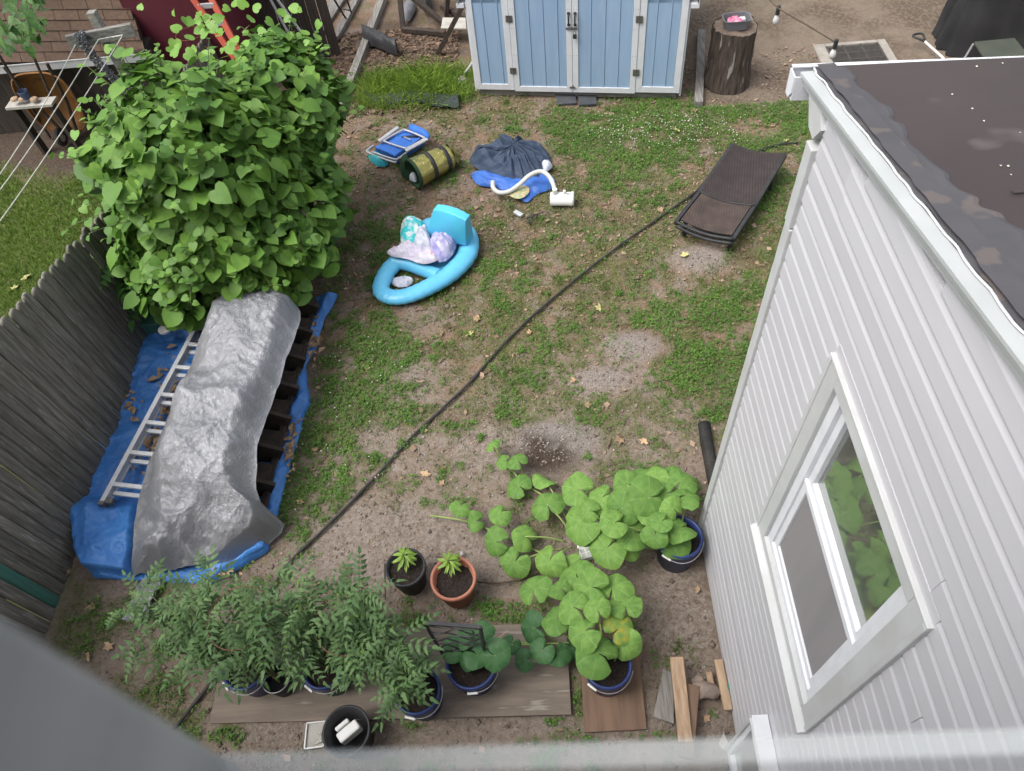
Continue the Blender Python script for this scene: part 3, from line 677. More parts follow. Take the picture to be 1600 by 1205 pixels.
# ================================================================ FENCE ALONG THE LEFT
fence = thing('fence', 'weathered grey stockade fence along the left side of the yard', 'fence', (-3.92, 4, 0))
def picket_mesh(h, rr=.0475, n=6):
    mb = MB(); lv = [0, h*.5, h-.05, h-.018, h-.004]; sc = [1, 1, 1, .78, .35]
    for zz, s in zip(lv, sc):
        mb.v += [(.013*math.sin(math.pi*k/n)**.6*(.5+.5*s), -math.cos(math.pi*k/n)*rr*s, zz+.0) for k in range(n+1)]
        mb.v += [(-.012, rr*s, zz), (-.012, -rr*s, zz)]
    W = n+3
    for i in range(len(lv)-1):
        mb.f += [(i*W+k, i*W+(k+1) % W, (i+1)*W+(k+1) % W, (i+1)*W+k) for k in range(W)]
    mb.f += [tuple((len(lv)-1)*W+k for k in range(W))]
    return mb
def pline(y):
    return 1.53-.23*(y-3.63) if y < 5.4 else 1.12-.05*(y-5.4)
yy = .55
while yy < 9.3:
    h = pline(yy)+rng.normal(0, .008)
    me = picket_mesh(h).mesh('picket', 'green_board' if 2.0 < yy < 2.1 else 'fence_wood', True)
    o = inst('picket', me, fence, Matrix.Translation((-3.9+.012+rng.normal(0, .003), yy, -.03)) @ Matrix.Rotation(-.052+rng.normal(0, .004), 4, 'Y'), 'green painted picket' if 2.0 < yy < 2.1 else None)
    yy += .0985
for f_ in (.25, .85):
    MB().beam((-3.94-.05*f_*1.2, .55, pline(.55)*f_), (-3.94-.05*f_*1.2, 5.4, pline(5.4)*f_), .04, .08).build('rail', 'fence_wood', fence)
q = G(8, 470, 1.55)
MB().prism([(-4.09, 3.52, 0), (-4.09, 3.60, 0), (-4.02, 3.60, 0), (-4.02, 3.52, 0)], (-.09, 0, 1.60)).build('fence_post', 'tan_wood', fence)
back = thing('fence', 'brown board fence closing the far left corner behind the bush', 'fence', (-3.5, 9.6, 0))
xb = -3.95
while xb < -2.62:
    hh = 1.3+rng.normal(0, .015)
    inst('board', MB().span(-.065, .065, -.012, .012, 0, hh).mesh('board', 'brown_boards'), back, Matrix.Translation((xb, 9.62+rng.normal(0, .004), 0)))
    xb += .14
for pa, pb in (((423, 0), (441, 34)), ((434, 0), (447, 18))):
    A = ONY(*pa, 9.2); B = ONY(*pb, 9.2)
    d = (A-B).normalized()
    MB().tube([B+Vector((0, 0, -B.z)) if False else B-d*.5, A+d*.8], .018, 8).build('metal_pole', 'pale_metal', label='thin grey metal pole, %s of two leaning on the far fence' % ('left' if pa[0] == 423 else 'right'), cat='pole', group='metal poles by the far fence')

# ================================================================ BLUE SHED
A = G(745, 139, .1); B = G(1061, 145, .1); rz = math.atan2(B.y-A.y, B.x-A.x); SW = (B-A).length
shed = thing('shed', 'light blue wooden shed with white trimmed double doors', 'shed', (A.x, A.y, 0), rz)
zb, DEP, EAVE, RIDGE = .1, 2.2, 1.16, 2.35
q = MB()
for x0 in (.015, SW-.035): q.span(x0, x0+.02, .03, DEP, zb, EAVE)
q.span(.02, SW-.02, DEP-.02, DEP, zb, EAVE); q.span(.03, SW-.03, .045, .06, zb, 2.0); q.span(.02, SW-.02, .05, DEP, zb-.03, zb)
q.build('wall', 'white_paint', shed, local=True)
MB().span(.03, SW-.03, .04, DEP-.03, 0, .075).build('base_skid', 'old_wood', shed, local=True)
fr = [0, .1955, .4865, .790, 1.0]; TOP = 1.85
for k in range(4):
    x0, x1 = fr[k]*SW+(.002 if k else 0), fr[k+1]*SW-(.002 if k < 3 else 0)
    door = k in (1, 2); yf = -.018 if door else -.012; zt = zb-(.012 if door else 0); tw = .068 if door else .075
    q = MB(); lw_ = tw*(.9 if k == 0 else 1); rw_ = tw
    q.prism([(x0, yf, zt), (x0+lw_, yf, zt+tw), (x0+lw_, yf, TOP-tw), (x0, yf, TOP)], (0, .03, 0))
    q.prism([(x1-rw_, yf, zt+tw), (x1, yf, zt), (x1, yf, TOP), (x1-rw_, yf, TOP-tw)], (0, .03, 0))
    q.prism([(x0+.001, yf, zt), (x1-.001, yf, zt), (x1-rw_-.001, yf, zt+tw), (x0+lw_+.001, yf, zt+tw)], (0, .03, 0))
    q.prism([(x0+lw_, yf, TOP-tw), (x1-rw_, yf, TOP-tw), (x1, yf, TOP), (x0, yf, TOP)], (0, .03, 0))
    par = q.build('door' if door else 'side_panel', 'white_paint', shed, local=True, bevel=.003)
    gx = x0+lw_+.002; stops = []
    nb = {0: [.115, .29], 1: [.16*1.02, .325, .487], 2: [.145, .307, .467], 3: [.115, .27]}[k]
    edges = [gx]+[x0+lw_+v for v in nb if x0+lw_+v < x1-rw_-.03]+[x1-rw_-.002]
    for a, b in zip(edges, edges[1:]):
        MB().prism([(a+.002, yf+.008, zt+tw+.001), (a+.006, yf+.004+.008, zt+tw+.001), (b-.006, yf+.012, zt+tw+.001), (b-.002, yf+.008, zt+tw+.001), (b-.002, .02, zt+tw+.001), (a+.002, .02, zt+tw+.001)], (0, 0, TOP-2*tw-zt)).build('board', 'blue_paint', par, local=True)
    if door:
        hx = x1-.034 if k == 1 else x0+.034
        q = MB(); q.box((hx, yf-.012, 1.06), (.03, .02, .022)); q.box((hx, yf-.012, .93), (.03, .02, .022)); q.tube([(hx, yf-.014, 1.06), (hx, yf-.03, 1.03), (hx, yf-.032, .995), (hx, yf-.03, .96), (hx, yf-.014, .93)], .009, 6)
        q.build('handle', 'dark_metal', par, local=True)
        for hz in (.99, .36):
            xx = x0 if k == 1 else x1
            q = MB(); q.box((xx-.020, yf-.006, hz), (.036, .004, .078)); q.box((xx+.020, yf-.006, hz), (.036, .004, .078)); q.tube([(xx, yf-.008, hz-.04), (xx, yf-.008, hz+.04)], .006, 6)
            for dx in (-.028, .028):
                for dz in (-.025, .025): q.lathe([(.004, 0), (.003, .003), (0, .0035)], (xx+dx, yf-.008, hz+dz), 6, (Vector((1, 0, 0)), Vector((0, 0, 1)), Vector((0, -1, 0))))
            q.build('hinge', 'grey_metal', par, local=True)
        sc = MB()
        for zz in (.56, .88, 1.1):
            for dx in (.018, .05):
                for xx in (x0+dx, x1-dx): sc.lathe([(.004, 0), (.003, .002), (0, .002)], (xx, yf-.0005, zz), 5, (Vector((1, 0, 0)), Vector((0, 0, 1)), Vector((0, -1, 0))))
        sc.build('screw', 'grey_metal', par, local=True, kind='stuff')
    if k == 1:
        q = MB(); q.box((x1-.002, yf-.008, .885), (.13, .012, .026)); q.build('hasp', 'grey_metal', par, local=True, bevel=.003)
        q = MB(); q.box((x1+.036, yf-.03, .805), (.042, .022, .045)); q.tube([(x1+.024, yf-.03, .82), (x1+.024, yf-.03, .86), (x1+.036, yf-.03, .873), (x1+.048, yf-.03, .86), (x1+.048, yf-.03, .82)], .004, 6)
        q.build('padlock', 'dark_metal', par, local=True, bevel=.003)
        q = MB(); q.box((x1, yf-.008, .155), (.07, .008, .012)); q.tube([(x1-.03, yf-.012, .17), (x1+.02, yf-.012, .17)], .004, 5); q.box((x1+.004, yf-.008, .168), (.012, .012, .04)); q.build('bolt', 'grey_metal', par, local=True)
MB().span(SW+.001, SW+.022, .012, .075, zb-.05, EAVE).build('corner_trim', 'white_paint', shed, local=True, bevel=.003); MB().span(-.022, -.001, .012, .075, zb-.04, EAVE).build('corner_trim', 'white_paint', shed, local=True, bevel=.003)
MB().span(SW+.023, SW+.11, -.02, DEP+.05, EAVE-.05, EAVE+.0).build('eave_fascia', 'white_paint', shed, local=True, bevel=.003); MB().span(-.11, -.023, -.02, DEP+.05, EAVE-.05, EAVE).build('eave_fascia', 'white_paint', shed, local=True, bevel=.003)
rf = MB()
for sgn, xe in ((1, SW), (-1, 0)):
    pts = [(xe+sgn*.10, EAVE), (xe-sgn*.32, EAVE+.82), (SW/2, RIDGE)]
    for (xa, za), (xc, zc) in zip(pts, pts[1:]):
        rf.prism([(xa, -.03, za+.002), (xc, -.03, zc+.002), (xc, -.03, zc+.03), (xa, -.03, za+.03)], (0, DEP+.1, 0))
rf.build('roof', 'roof_strip', shed, local=True)
MB().prism([(0, .0, EAVE), (SW, .0, EAVE), (SW-.32, .0, EAVE+.8), (SW/2, .0, RIDGE-.03), (.32, .0, EAVE+.8)], (0, .03, 0)).build('gable', 'blue_paint', shed, local=True)
for k, (a, b, lab) in enumerate((((868, 149), (901, 163), 'left'), ((903, 150), (933, 164), 'right'))):
    P, Q = G(*a), G(*b)
    MB().span(P.x, Q.x, Q.y, P.y, -.01, .022).build('paver', 'slate', label='dark slate paver below the shed doors, %s of the two' % lab, cat='paver', group='slate pavers before the shed', bevel=.006)
P, Q = G(1088, 168), G(1093, 55)
MB().beam(P+Vector((.02, 0, .03)), Q+Vector((.02, 0, .03)), .10, .10).build('timber_edging', 'old_wood_y', label='weathered timber lying along the right side of the shed', cat='timber', bevel=.008)
P = ONY(1083, 30, A.y-.25)
MB().span(2.02, 2.17, 8.15, 8.22, .72, .76).build('shelf_bracket', 'old_wood', label='small weathered wooden ledge beside the right shed wall', cat='ledge') if False else None

# ================================================================ NEIGHBOUR BEHIND THE FENCE
NY = 8.36
nb = thing('outbuilding', 'low brown shingled outbuilding with white gutter beyond the fence', 'outbuilding', (-6, NY, 0))
EL, ER = ONY(-40, 98, NY), ONY(232, 96, NY); TR = ONY(198, -4, NY+.45); up = TR-ER; TL = EL+up
nrm = (ER-EL).cross(up).normalized()
if nrm.y > 0: nrm = -nrm
ux = (ER-EL).normalized(); L_ = (ER-EL).length; uu = up.normalized(); UL = up.length
MB().prism([EL-nrm*.03, ER-nrm*.03, ER+up*1.7-nrm*.03, EL+up*1.7-nrm*.03], -nrm*.05).build('roof_deck', 'brown_boards', nb)
rh = UL/6.1; wdt = .29
for r in range(9):
    x = -((r % 2)*.5+rng.uniform(0, .1))*wdt
    while x < L_:
        a, b = max(x, 0)+.003, min(x+wdt, L_+.01*(r % 2))-.003
        if b-a > .03:
            o0 = EL+uu*(r*rh)+ux*a; w_ = b-a; th = .012+rng.uniform(0, .004)
            MB().prism([o0+nrm*th, o0+ux*w_+nrm*th, o0+ux*w_+uu*rh*1.05+nrm*.0, o0+uu*rh*1.05], -nrm*.008).build('shingle', 'shingle', nb)
        x += wdt
q = MB(); gy = NY-.10; zg = EL.z-.03
q.span(-8, ER.x+.05, gy-.004, gy, zg-.08, zg+.012); q.span(-8, ER.x+.05, gy, gy+.10, zg-.08, zg-.076); q.span(ER.x+.045, ER.x+.05, gy, gy+.10, zg-.08, zg+.012); q.span(-8, ER.x+.05, gy-.012, gy+.0, zg+.008, zg+.018)
q.build('gutter', 'white_trim', nb)
xb = -8.0
while xb < ER.x-.02:
    MB().span(xb+.002, xb+.118, NY+.04, NY+.06, 0, EL.z-.06).build('board', 'brown_boards', nb); xb += .12
MB().span(-8, ER.x-.02, NY+.065, NY+1.4, 0, EL.z-.05).build('wall', 'brown_boards', nb)
mx0, mx1 = ONY(234, 96, 8.72), ONY(349, 0, 8.72)
ms_ = thing('maroon_shed', 'flat maroon painted shed wall right of the shingled roof', 'shed', (-4.2, 8.75, 0))
MB().prism([(mx0.x+.0, 8.72, 0), (mx1.x-.02, 8.72, 0), (mx1.x-.02, 8.72, 2.2), (mx0.x+.0, 8.72, 2.2)], (0, 1.2, 0)).build('wall', 'maroon_paint', ms_)
MB().span(mx1.x-.06, mx1.x+.0, 8.70, 8.74, 0, 2.2).build('corner_trim', 'maroon_paint', ms_)
# orange ladder
lad = thing('ladder', 'orange fibreglass ladder leaning against the maroon wall', 'ladder', (-3.6, 8.5, 0))
a0_, a1_ = ONY(331, 40, 8.45), ONY(303, 0, 8.62); b0_, b1_ = ONY(351, 38, 8.45), ONY(330, -2, 8.62)
for P, Q in ((a0_, a1_), (b0_, b1_)):
    d = Q-P; P = P-d*(P.z/d.z) if d.z > .01 else P; Q = Q+d*.9
    MB().beam(P, Q, .075, .03, up=(0, 1, 0)).build('rail', 'orange_ladder', lad, bevel=.004)
for t in (-.8, 0.05, .75, 1.5):
    P, Q = a0_+(a1_-a0_)*t, b0_+(b1_-b0_)*t; MB().beam(P, Q, .05, .03, up=(0, 1, 0)).build('rung', 'pale_metal', lad)
def cage(name, label, c, r0, h, lean=(0, 0), mtl='rust_wire', group=None):
    t = thing(name, label, 'plant cage', c, 0, group); c = Vector(c)
    for k, f_ in enumerate((.35, .68, 1.0)):
        r = r0*(.72+.28*f_); o = Vector((lean[0]*f_, lean[1]*f_, h*f_))
        MB().tube([c+o+Vector((math.cos(a)*r, math.sin(a)*r, 0)) for a in np.linspace(0, 2*math.pi, 28, endpoint=False)], .0032, 5, True).build('ring', mtl, t)
    for a in (.4, 2.5, 4.6):
        MB().tube([c+Vector((math.cos(a)*r0*.45, math.sin(a)*r0*.45, -.02)), c+Vector((lean[0]+math.cos(a)*r0, lean[1]+math.sin(a)*r0, h))], .003, 5).build('leg', mtl, t)
    return t
cage('tomato_cage', 'empty round wire cage standing before the maroon wall', (ONY(293, 45, 8.35).x, 8.35, .35), .16, .75)
# clothesline
P0 = Vector((-4.62, 7.45, 0)); bl, br = G(107, 66, 1.72), G(209, 46, 1.72)
cl = thing('clothesline', 'weathered wooden clothesline post with crossbar and three ropes', 'clothesline', (P0.x, P0.y, 0))
mid = (bl+br)/2; tp = G(141, 27, 1.95)
P0 = Vector((mid.x+.03, mid.y+.02, 0))
MB().beam(P0, Vector((mid.x-.01, mid.y+.07, 1.93)), .085, .085, up=(0, 1, 0)).build('post', 'lichen_wood', cl, bevel=.006)
MB().beam(bl, br, .05, .13, up=(0, 0, 1)).build('crossbar', 'lichen_wood', cl, bevel=.006)
dv = (br-bl).normalized(); nf = Vector((0, -.04, .05))
for (pa, pb) in (((118, 70), (0, 224)), ((154, 62), (0, 250)), ((192, 55), (0, 297))):
    A_, B_ = G(*pa, 1.75), G(*pb, 1.70); d = (B_-A_)
    pts = [A_+d*t+Vector((0, 0, -.16*math.sin(math.pi*min(t/2.5, 1)))) for t in np.linspace(0, 2.5, 26)]
    MB().tube(pts, .0045, 6).build('rope', 'rope', cl)
MB().tube([G(154, 62, 1.76), G(175, 58, 1.73), G(192, 55, 1.76)], .006, 5).build('rope', 'rope', cl)
ch = MB(); top = G(127, 56, 1.78); pth = [top+Vector((0, .05, -.05)), top+Vector((0, -.03, .02)), top+Vector((.03, -.06, -.15)), top+Vector((.10, -.05, -.4)), top+Vector((.18, -.03, -.62))]
sp_ = spline(pth, 10)
for st in range(9):
    ang = st*.7; 
    for k in range(0, len(sp_)-1):
        c = sp_[k]+Vector((math.cos(ang)*.045*(1-.5*k/len(sp_)), math.sin(ang)*.03, rng.normal(0, .006)))+Vector((rng.normal(0, .004), 0, 0))
        x, y, z_ = basis(Vector((rng.normal(0, 1), rng.normal(0, 1), rng.normal(0, 1))))
        ch.tube([c+x*math.cos(a)*.020+y*math.sin(a)*.012 for a in np.linspace(0, 6.283, 7, endpoint=False)], .0042, 4, True)
ch.build('chain', 'chain_metal', label='bundle of grey metal chain hung over the clothesline crossbar', cat='chain')
# poles, bench, wheelbarrow
for pa, pb, lb in (((2, 92), (38, 150), 'left'), ((47, 76), (80, 152), 'right')):
    A_, B_ = ONY(*pa, 7.95), ONY(*pb, 8.05); d = B_-A_
    MB().tube([A_-d*.15, A_+d*(A_.z/-d.z)*.98], .016, 7).build('wooden_pole', 'brown_boards', label='thin brown pole leaning by the white bench, %s of the two' % lb, cat='pole', group='poles before the brown wall')
wb = thing('wheelbarrow', 'rusty orange wheelbarrow stood upright against the brown wall', 'wheelbarrow', (-6.3, 8.2, 0))
c = ONY(82, 158, 8.16); q = MB(); nr, na = 7, 40
def tray(u, v):
    a = 2*math.pi*v; r = u
    sx, sz = .33, .40
    cs, sn = math.cos(a), math.sin(a); k = (abs(cs)**3.2+abs(sn)**3.2)**(-1/3.2)
    dpt = .17*(1-min(1, r*1.0)**3)
    return (c.x+cs*k*r*sx*(1+.08*sn), c.y+dpt-.06, c.z+sn*k*r*sz)
q.grid(tray, nr, na); q.build('tray', 'barrow_orange', wb, True)
MB().tube([tray(1, k/40) for k in range(40)], .012, 6, True).build('rim', 'barrow_orange', wb)
wc = ONY(95, 214, 8.0); ax_ = (Vector((0, 0, 1)), Vector((0, 1, 0)), Vector((1, 0, 0)))
tyre = MB().tube([wc+Vector((0, math.cos(a)*.085, math.sin(a)*.085)) for a in np.linspace(0, 6.283, 20, endpoint=False)], .032, 8, True).build('wheel', 'black_rubber', wb)
MB().lathe([(0, -.02), (.06, -.02), (.06, .02), (0, .02)], wc, 14, ax_).build('hub', 'pale_slab', tyre)
for dx in (-.2, .2): MB().tube([(c.x+dx*.4+.05, 8.05, wc.z), (c.x+dx, 8.12, c.z), (c.x+dx*1.3, 8.1, c.z+.5)], .02, 7).build('handle', 'brown_boards', wb)
bn = thing('bench', 'narrow pale bench with odds and ends before the wheelbarrow', 'bench', (-6.8, 7.75, 0))
A_, B_ = ONY(10, 160, 7.9), ONY(88, 163, 7.9); zb_ = (A_.z+B_.z)/2; A_.z = B_.z = zb_
MB().beam(A_, B_, .17, .03).build('top', 'pale_slab', bn)
for P in (A_.lerp(B_, .1), A_.lerp(B_, .9)):
    MB().span(P.x-.02, P.x+.02, P.y-.05, P.y+.05, 0, zb_-.016).build('leg', 'brown_boards', bn)
q = MB().lathe([(0, 0), (.05, 0), (.06, .09), (.055, .1), (.045, .02), (0, .02)], ONY(42, 154, 7.92), 12); q.build('small_pot', 'jeans', label='small grey blue pot on the pale bench', cat='pot')
q = MB()
for px, rr_ in ((25, .05), (36, .045), (55, .05)): q.lathe([(0, 0), (rr_, .015), (rr_*.8, rr_*.8), (0, rr_)], ONY(px, 158, 7.88), 9)
q.build('clay_lumps', 'tan_wood', label='three tan clay lumps in a row on the pale bench', cat='lumps')
q = MB().lathe([(0, 0), (.09, 0), (.11, .2), (.105, .2), (.08, .03), (0, .03)], G(157, 160, .0), 14); q.build('bucket', 'jeans', label='blue grey bucket below the clothesline post', cat='bucket')
# tree whose branches hang in at the top left
tr_ = thing('tree', 'green leafed tree whose branches reach in at the top left', 'tree', (-9.2, 8.6, 0))
MB().tube([(-9.2, 8.6, 0), (-9.1, 8.55, 1.5), (-8.8, 8.4, 2.6)], [.14, .11, .07], 9).build('trunk', 'bark', tr_, True)
MB().tube([(-8.95, 8.5, 2.2), (-7.6, 8.0, 2.6), (-6.6, 7.4, 2.35), (-6.2, 7.1, 2.1)], [.06, .04, .025, .008], 7).build('branch', 'bark', tr_, True)

# ================================================================ LEAVES
def heart_mb(fold=.22, droop=.18):
    E = [(.22, -.12), (.46, -.03), (.56, .24), (.48, .54), (.27, .80)]; tip = (0, 1.02)
    Mi = [(0, 0), (0, .2), (0, .45), (0, .7)]
    mb = MB(); uv = []
    def z(x, y): return fold*abs(x)*(1-.9*abs(x))-droop*y*y+.05*math.sin(9*y+4*x)*abs(x)
    pts = Mi+[tip]+E+[(-a, b) for a, b in E]
    mb.v = [(x, y, z(x, y)) for x, y in pts]; mb.uv = [(x, y) for x, y in pts]
    f = []
    for s in (5, 10):
        t = [(0, s, s+1), (0, s+1, 1), (1, s+1, s+2), (1, s+2, 2), (2, s+2, s+3), (2, s+3, 3), (3, s+3, s+4), (3, s+4, 4)]
        f += t if s == 5 else [(a, c, b) for a, b, c in t]
    mb.f = f; return mb
HEART = [heart_mb(.10+.10*k, .10+.09*((k*2) % 4)) for k in range(4)]
HEART_ME = [h.mesh('bush_leaf', 'bush_leaf', True) for h in HEART]
HEART_YG = heart_mb(.3, .1).mesh('bush_leaf', 'bush_leaf_young', True)
def leaf_M(pos, nrm, tip, size, roll=0):
    n = Vector(nrm).normalized(); t = Vector(tip); t = (t-n*t.dot(n)).normalized(); x = t.cross(n)
    Mx = Matrix(((x.x, t.x, n.x, pos[0]), (x.y, t.y, n.y, pos[1]), (x.z, t.z, n.z, pos[2]), (0, 0, 0, 1)))
    return Mx @ Matrix.Diagonal((size, size, size, 1))
def join_inst(meshes, Ms, name, mt, parent, kind='stuff'):
    V = []; Fq = []; UV = []; b = 0
    for mb, Mx in zip(meshes, Ms):
        A = np.array(mb.v); A = A @ np.array(Mx.to_3x3()).T+np.array(Mx.translation)
        V.append(A); Fq.append(np.array(mb.f)+b); b += len(A)
        UV.append(np.array(mb.uv if mb.uv else [(0, 0)]*len(A)))
    o = np_mesh(name, np.concatenate(V), np.concatenate(Fq), mt, parent, kind=kind, smooth=True)
    UV = np.concatenate(UV); ul = o.data.uv_layers.new(name='UVMap'); li = np.concatenate(Fq).ravel()
    ul.data.foreach_set('uv', UV[li].astype(np.float32).ravel()); return o

# ---- the big bush against the fence
BL = [[-2.98, 5.37, 1.3, .90, .94, .97], [-2.98, 4.98, .89, .73, .77, .6], [-2.44, 6.28, 1.27, .54, .80, .70], [-2.50, 5.47, .80, .62, 1.12, .56], [-3.49, 5.88, 1.14, .63, .55, .56]]
bush = thing('bush', 'big heart leaved green bush growing against the grey fence', 'bush', (-2.8, 5.5, 0))
tw = MB()
for k in range(26):
    b_ = BL[k % 5]; a = rng.uniform(0, 6.28)
    e = Vector((b_[0]+math.cos(a)*b_[3]*.7, b_[1]+math.sin(a)*b_[4]*.7, b_[2]+b_[5]*rng.uniform(.1, .75)))
    s0 = Vector((-2.8+rng.normal(0, .15), 5.5+rng.normal(0, .2), 0)); md = s0.lerp(e, .5)+Vector((0, 0, .2))
    tw.tube(spline([s0, md, e], 6), list(np.linspace(.022, .005, 13)), 6)
tw.build('stem', 'twig', bush, True)
cand = []
camp = np.array([0, 0, CAM_H])
def blob_d(p):
    return min(math.sqrt(((p[0]-b[0])/b[3])**2+((p[1]-b[1])/b[4])**2+((p[2]-b[2])/b[5])**2) for b in BL)
while len(cand) < 5200:
    b_ = BL[rng.choice(5, p=[.34, .2, .18, .18, .10])]
    d = rng.normal(size=3); d /= np.linalg.norm(d)
    lump = .90+.34*(float(fbm(d[0]*3+b_[0]*5+d[2]*2, d[1]*3+b_[1]*3, 21, 2))-.5)*2
    rr = lump*(1-abs(rng.normal(0, .10)))+(.07 if rng.random() < .06 else 0)
    p = np.array(b_[:3])+d*np.array(b_[3:])*rr
    if p[2] < .12 or blob_d(p) < rr-.16: continue
    if p[0] < -3.78 and p[2] < 1.25: continue
    cand.append((p, d))
vis = []
for p, d in cand:
    out = d/np.array([1, 1, 1.0]); out /= np.linalg.norm(out)
    n = Vector(out)*.6+Vector((0, 0, .75))+Vector(rng.normal(0, .5, 3)); n.normalize()
    hv = Vector((out[0], out[1], 0)); tip = hv*1.0+Vector((0, 0, -.6))+Vector(rng.normal(0, .65, 3))
    sz = float(np.clip(rng.normal(.110, .036), .04, .19))
    Mx = leaf_M(Vector(p), n, tip, sz)
    toc = camp-p; dist = np.linalg.norm(toc); facing = abs(np.dot(toc/dist, np.array(n)))
    sc_ = (sz/dist)*facing*(1 if np.dot(out, toc) > 0.15*dist else .25)
    vis.append((sc_, Mx, p))
shoots = MB()
for k in range(170):
    b_ = BL[int(rng.integers(0, 5))]; d = rng.normal(size=3); d[2] = abs(d[2])*.9+.05; d[1] -= .25; d /= np.linalg.norm(d)
    p0 = np.array(b_[:3])+d*np.array(b_[3:])*.93
    if blob_d(p0) < .85 or p0[2] < .3: continue
    gd = d*.8+np.array([0, 0, .35])+rng.normal(0, .3, 3); gd /= np.linalg.norm(gd); L_ = rng.uniform(.12, .36)
    pts_ = [Vector(p0+gd*L_*t_+np.array([0, 0, -.12*L_*t_*t_])) for t_ in np.linspace(-.4, 1, 6)]
    shoots.tube(pts_, list(np.linspace(.005, .002, 6)), 4)
    for m_ in range(6):
        p = pts_[min(5, m_)]; sd_ = Vector((-gd[1], gd[0], 0))*(1 if m_ % 2 else -1); sz = rng.uniform(.06, .125)*(1.15-.12*m_)
        n = Vector((0, 0, 1))+Vector(d)*.35+Vector(rng.normal(0, .35, 3)); tip = sd_+Vector(gd)*.5+Vector(rng.normal(0, .3, 3))+Vector((0, 0, -.3))
        toc = camp-np.array(p); dist = np.linalg.norm(toc); n.normalize()
        vis.append((sz/dist*abs(np.dot(toc/dist, np.array(n))), leaf_M(p+sd_*.02, n, tip, sz), p))
shoots.build('shoot', 'stem', bush, True, kind='stuff')
vis.sort(key=lambda t: -t[0])
for k, (s_, Mx, p) in enumerate(vis[:300]):
    inst('leaf', HEART_YG if rng.random() < .16 else HEART_ME[k % 4], bush, Mx)
rest = vis[300:]
join_inst([HEART[k % 4] for k in range(len(rest))], [t[1] for t in rest], 'leaf', 'bush_leaf', bush)
# young shoots at the top
ys_ = [(G(365+rng.normal(0, 60), 60+rng.normal(0, 30), 1.75+rng.normal(0, .1))) for _ in range(60)]+[G(px, py, z_) for px, py, z_ in ((383, 12, 2.15), (405, 15, 2.15), (465, 14, 2.1), (390, 32, 2.1), (270, 88, 1.9), (290, 82, 1.95), (300, 30, 2.0), (308, 38, 2.0), (128, 160, 1.7), (140, 185, 1.7), (118, 205, 1.6), (108, 238, 1.5), (172, 80, 1.9), (170, 92, 1.8))]
join_inst([HEART[k % 4] for k in range(len(ys_))], [leaf_M(q, Vector((rng.normal(0, .4), -.5+rng.normal(0, .3), .8)), Vector(rng.normal(0, 1, 3)), rng.uniform(.05, .11)) for q in ys_], 'young_leaf', 'bush_leaf_young', bush)

# tree foliage top left
tl = []
for k in range(420):
    px, py = rng.uniform(-70, 66), rng.uniform(-80, 78)
    if py > 78-max(0, px-20)*.15 or (px > 40 and py > 60 and rng.random() < .5): continue
    q = G(px, py, rng.uniform(1.9, 2.5)); tl.append(leaf_M(q, Vector((rng.normal(0, .5), -.4+rng.normal(0, .4), .8)), Vector((rng.normal(.3, .6), rng.normal(-.4, .5), -.8)), rng.uniform(.07, .125)))
tl = tl[:298]
tm = [heart_mb(.15, .2), heart_mb(.3, .1)]
for t_ in tm: t_.v = [(a*.62, b, c) for a, b, c in t_.v]
tme = [t_.mesh('leaf', 'tree_leaf', True) for t_ in tm]
for k, Mx in enumerate(tl): inst('leaf', tme[k % 2], tr_, Mx)

# pinnate sapling in front of the bush by the fence
def pinnate(n, ll, lw, pairs, mt, name, cleft=0.0, droop=.3):
    mb = MB(); mb.uv = []
    def leaflet(o, d, l, w_):
        d = Vector(d).normalized(); s = d.cross(Vector((0, 0, 1))).normalized(); up_ = Vector((0, 0, 1))
        b = len(mb.v)
        prof = [(0, 0), (.18, .42), (.36, .5), (.5, .30) if cleft else (.5, .46), (.62, .40) if cleft else (.66, .36), (1, 0)]
        L_ = [o+d*l*a+s*w_*c+up_*(.12*w_*c*4-droop*l*a*a) for a, c in prof]
        R_2 = [o+d*l*a-s*w_*c+up_*(.12*w_*c*4-droop*l*a*a) for a, c in prof[1:-1]]
        mb.v += [tuple(v) for v in L_+R_2]; mb.uv += [(0, 0)]*len(L_+R_2)
        mid_ = [b+0]; nL = len(L_)
        lf = [b+i for i in range(nL)]; rt = [b]+[b+nL+i for i in range(len(R_2))]+[b+nL-1]
        for i in range(len(rt)-1):
            if i == 0: mb.f.append((lf[0], rt[1], lf[1]))
            elif i == len(rt)-2: mb.f.append((lf[i], rt[i], lf[i+1]))
            else: mb.f += [(lf[i], rt[i], rt[i+1]), (lf[i], rt[i+1], lf[i+1])]
    for i in range(pairs):
        t = (i+.9)/(pairs+.7); o = Vector((0, t, -droop*t*t)); k_ = .55+.6*math.sin(math.pi*min(1, t*.95))
        for s in (-1, 1): leaflet(o, (s, .55, -.1), ll*k_, lw*k_)
    leaflet(Vector((0, .97, -droop)), (0, 1, -.3), ll*1.15, lw*1.1)
    b = len(mb.v); mb.v += [(-.012, 0, 0), (.012, 0, 0), (.004, 1, -droop), (-.004, 1, -droop)]; mb.uv += [(0, 0)]*4; mb.f.append((b, b+1, b+2)); mb.f.append((b, b+2, b+3))
    return mb
pin = pinnate(1, .34, .20, 5, None, 'leaf', droop=.35)
pin_me = pin.mesh('leaf', 'sapling_leaf', True)
sp0 = G(250, 500, 0); sap = thing('sapling', 'small sapling with paired leaflets squeezed between fence and bush', 'sapling', sp0)
MB().tube([sp0, sp0+Vector((-.03, -.02, .5)), sp0+Vector((.0, -.05, .95))], [.012, .009, .004], 6).build('stem', 'stem', sap)
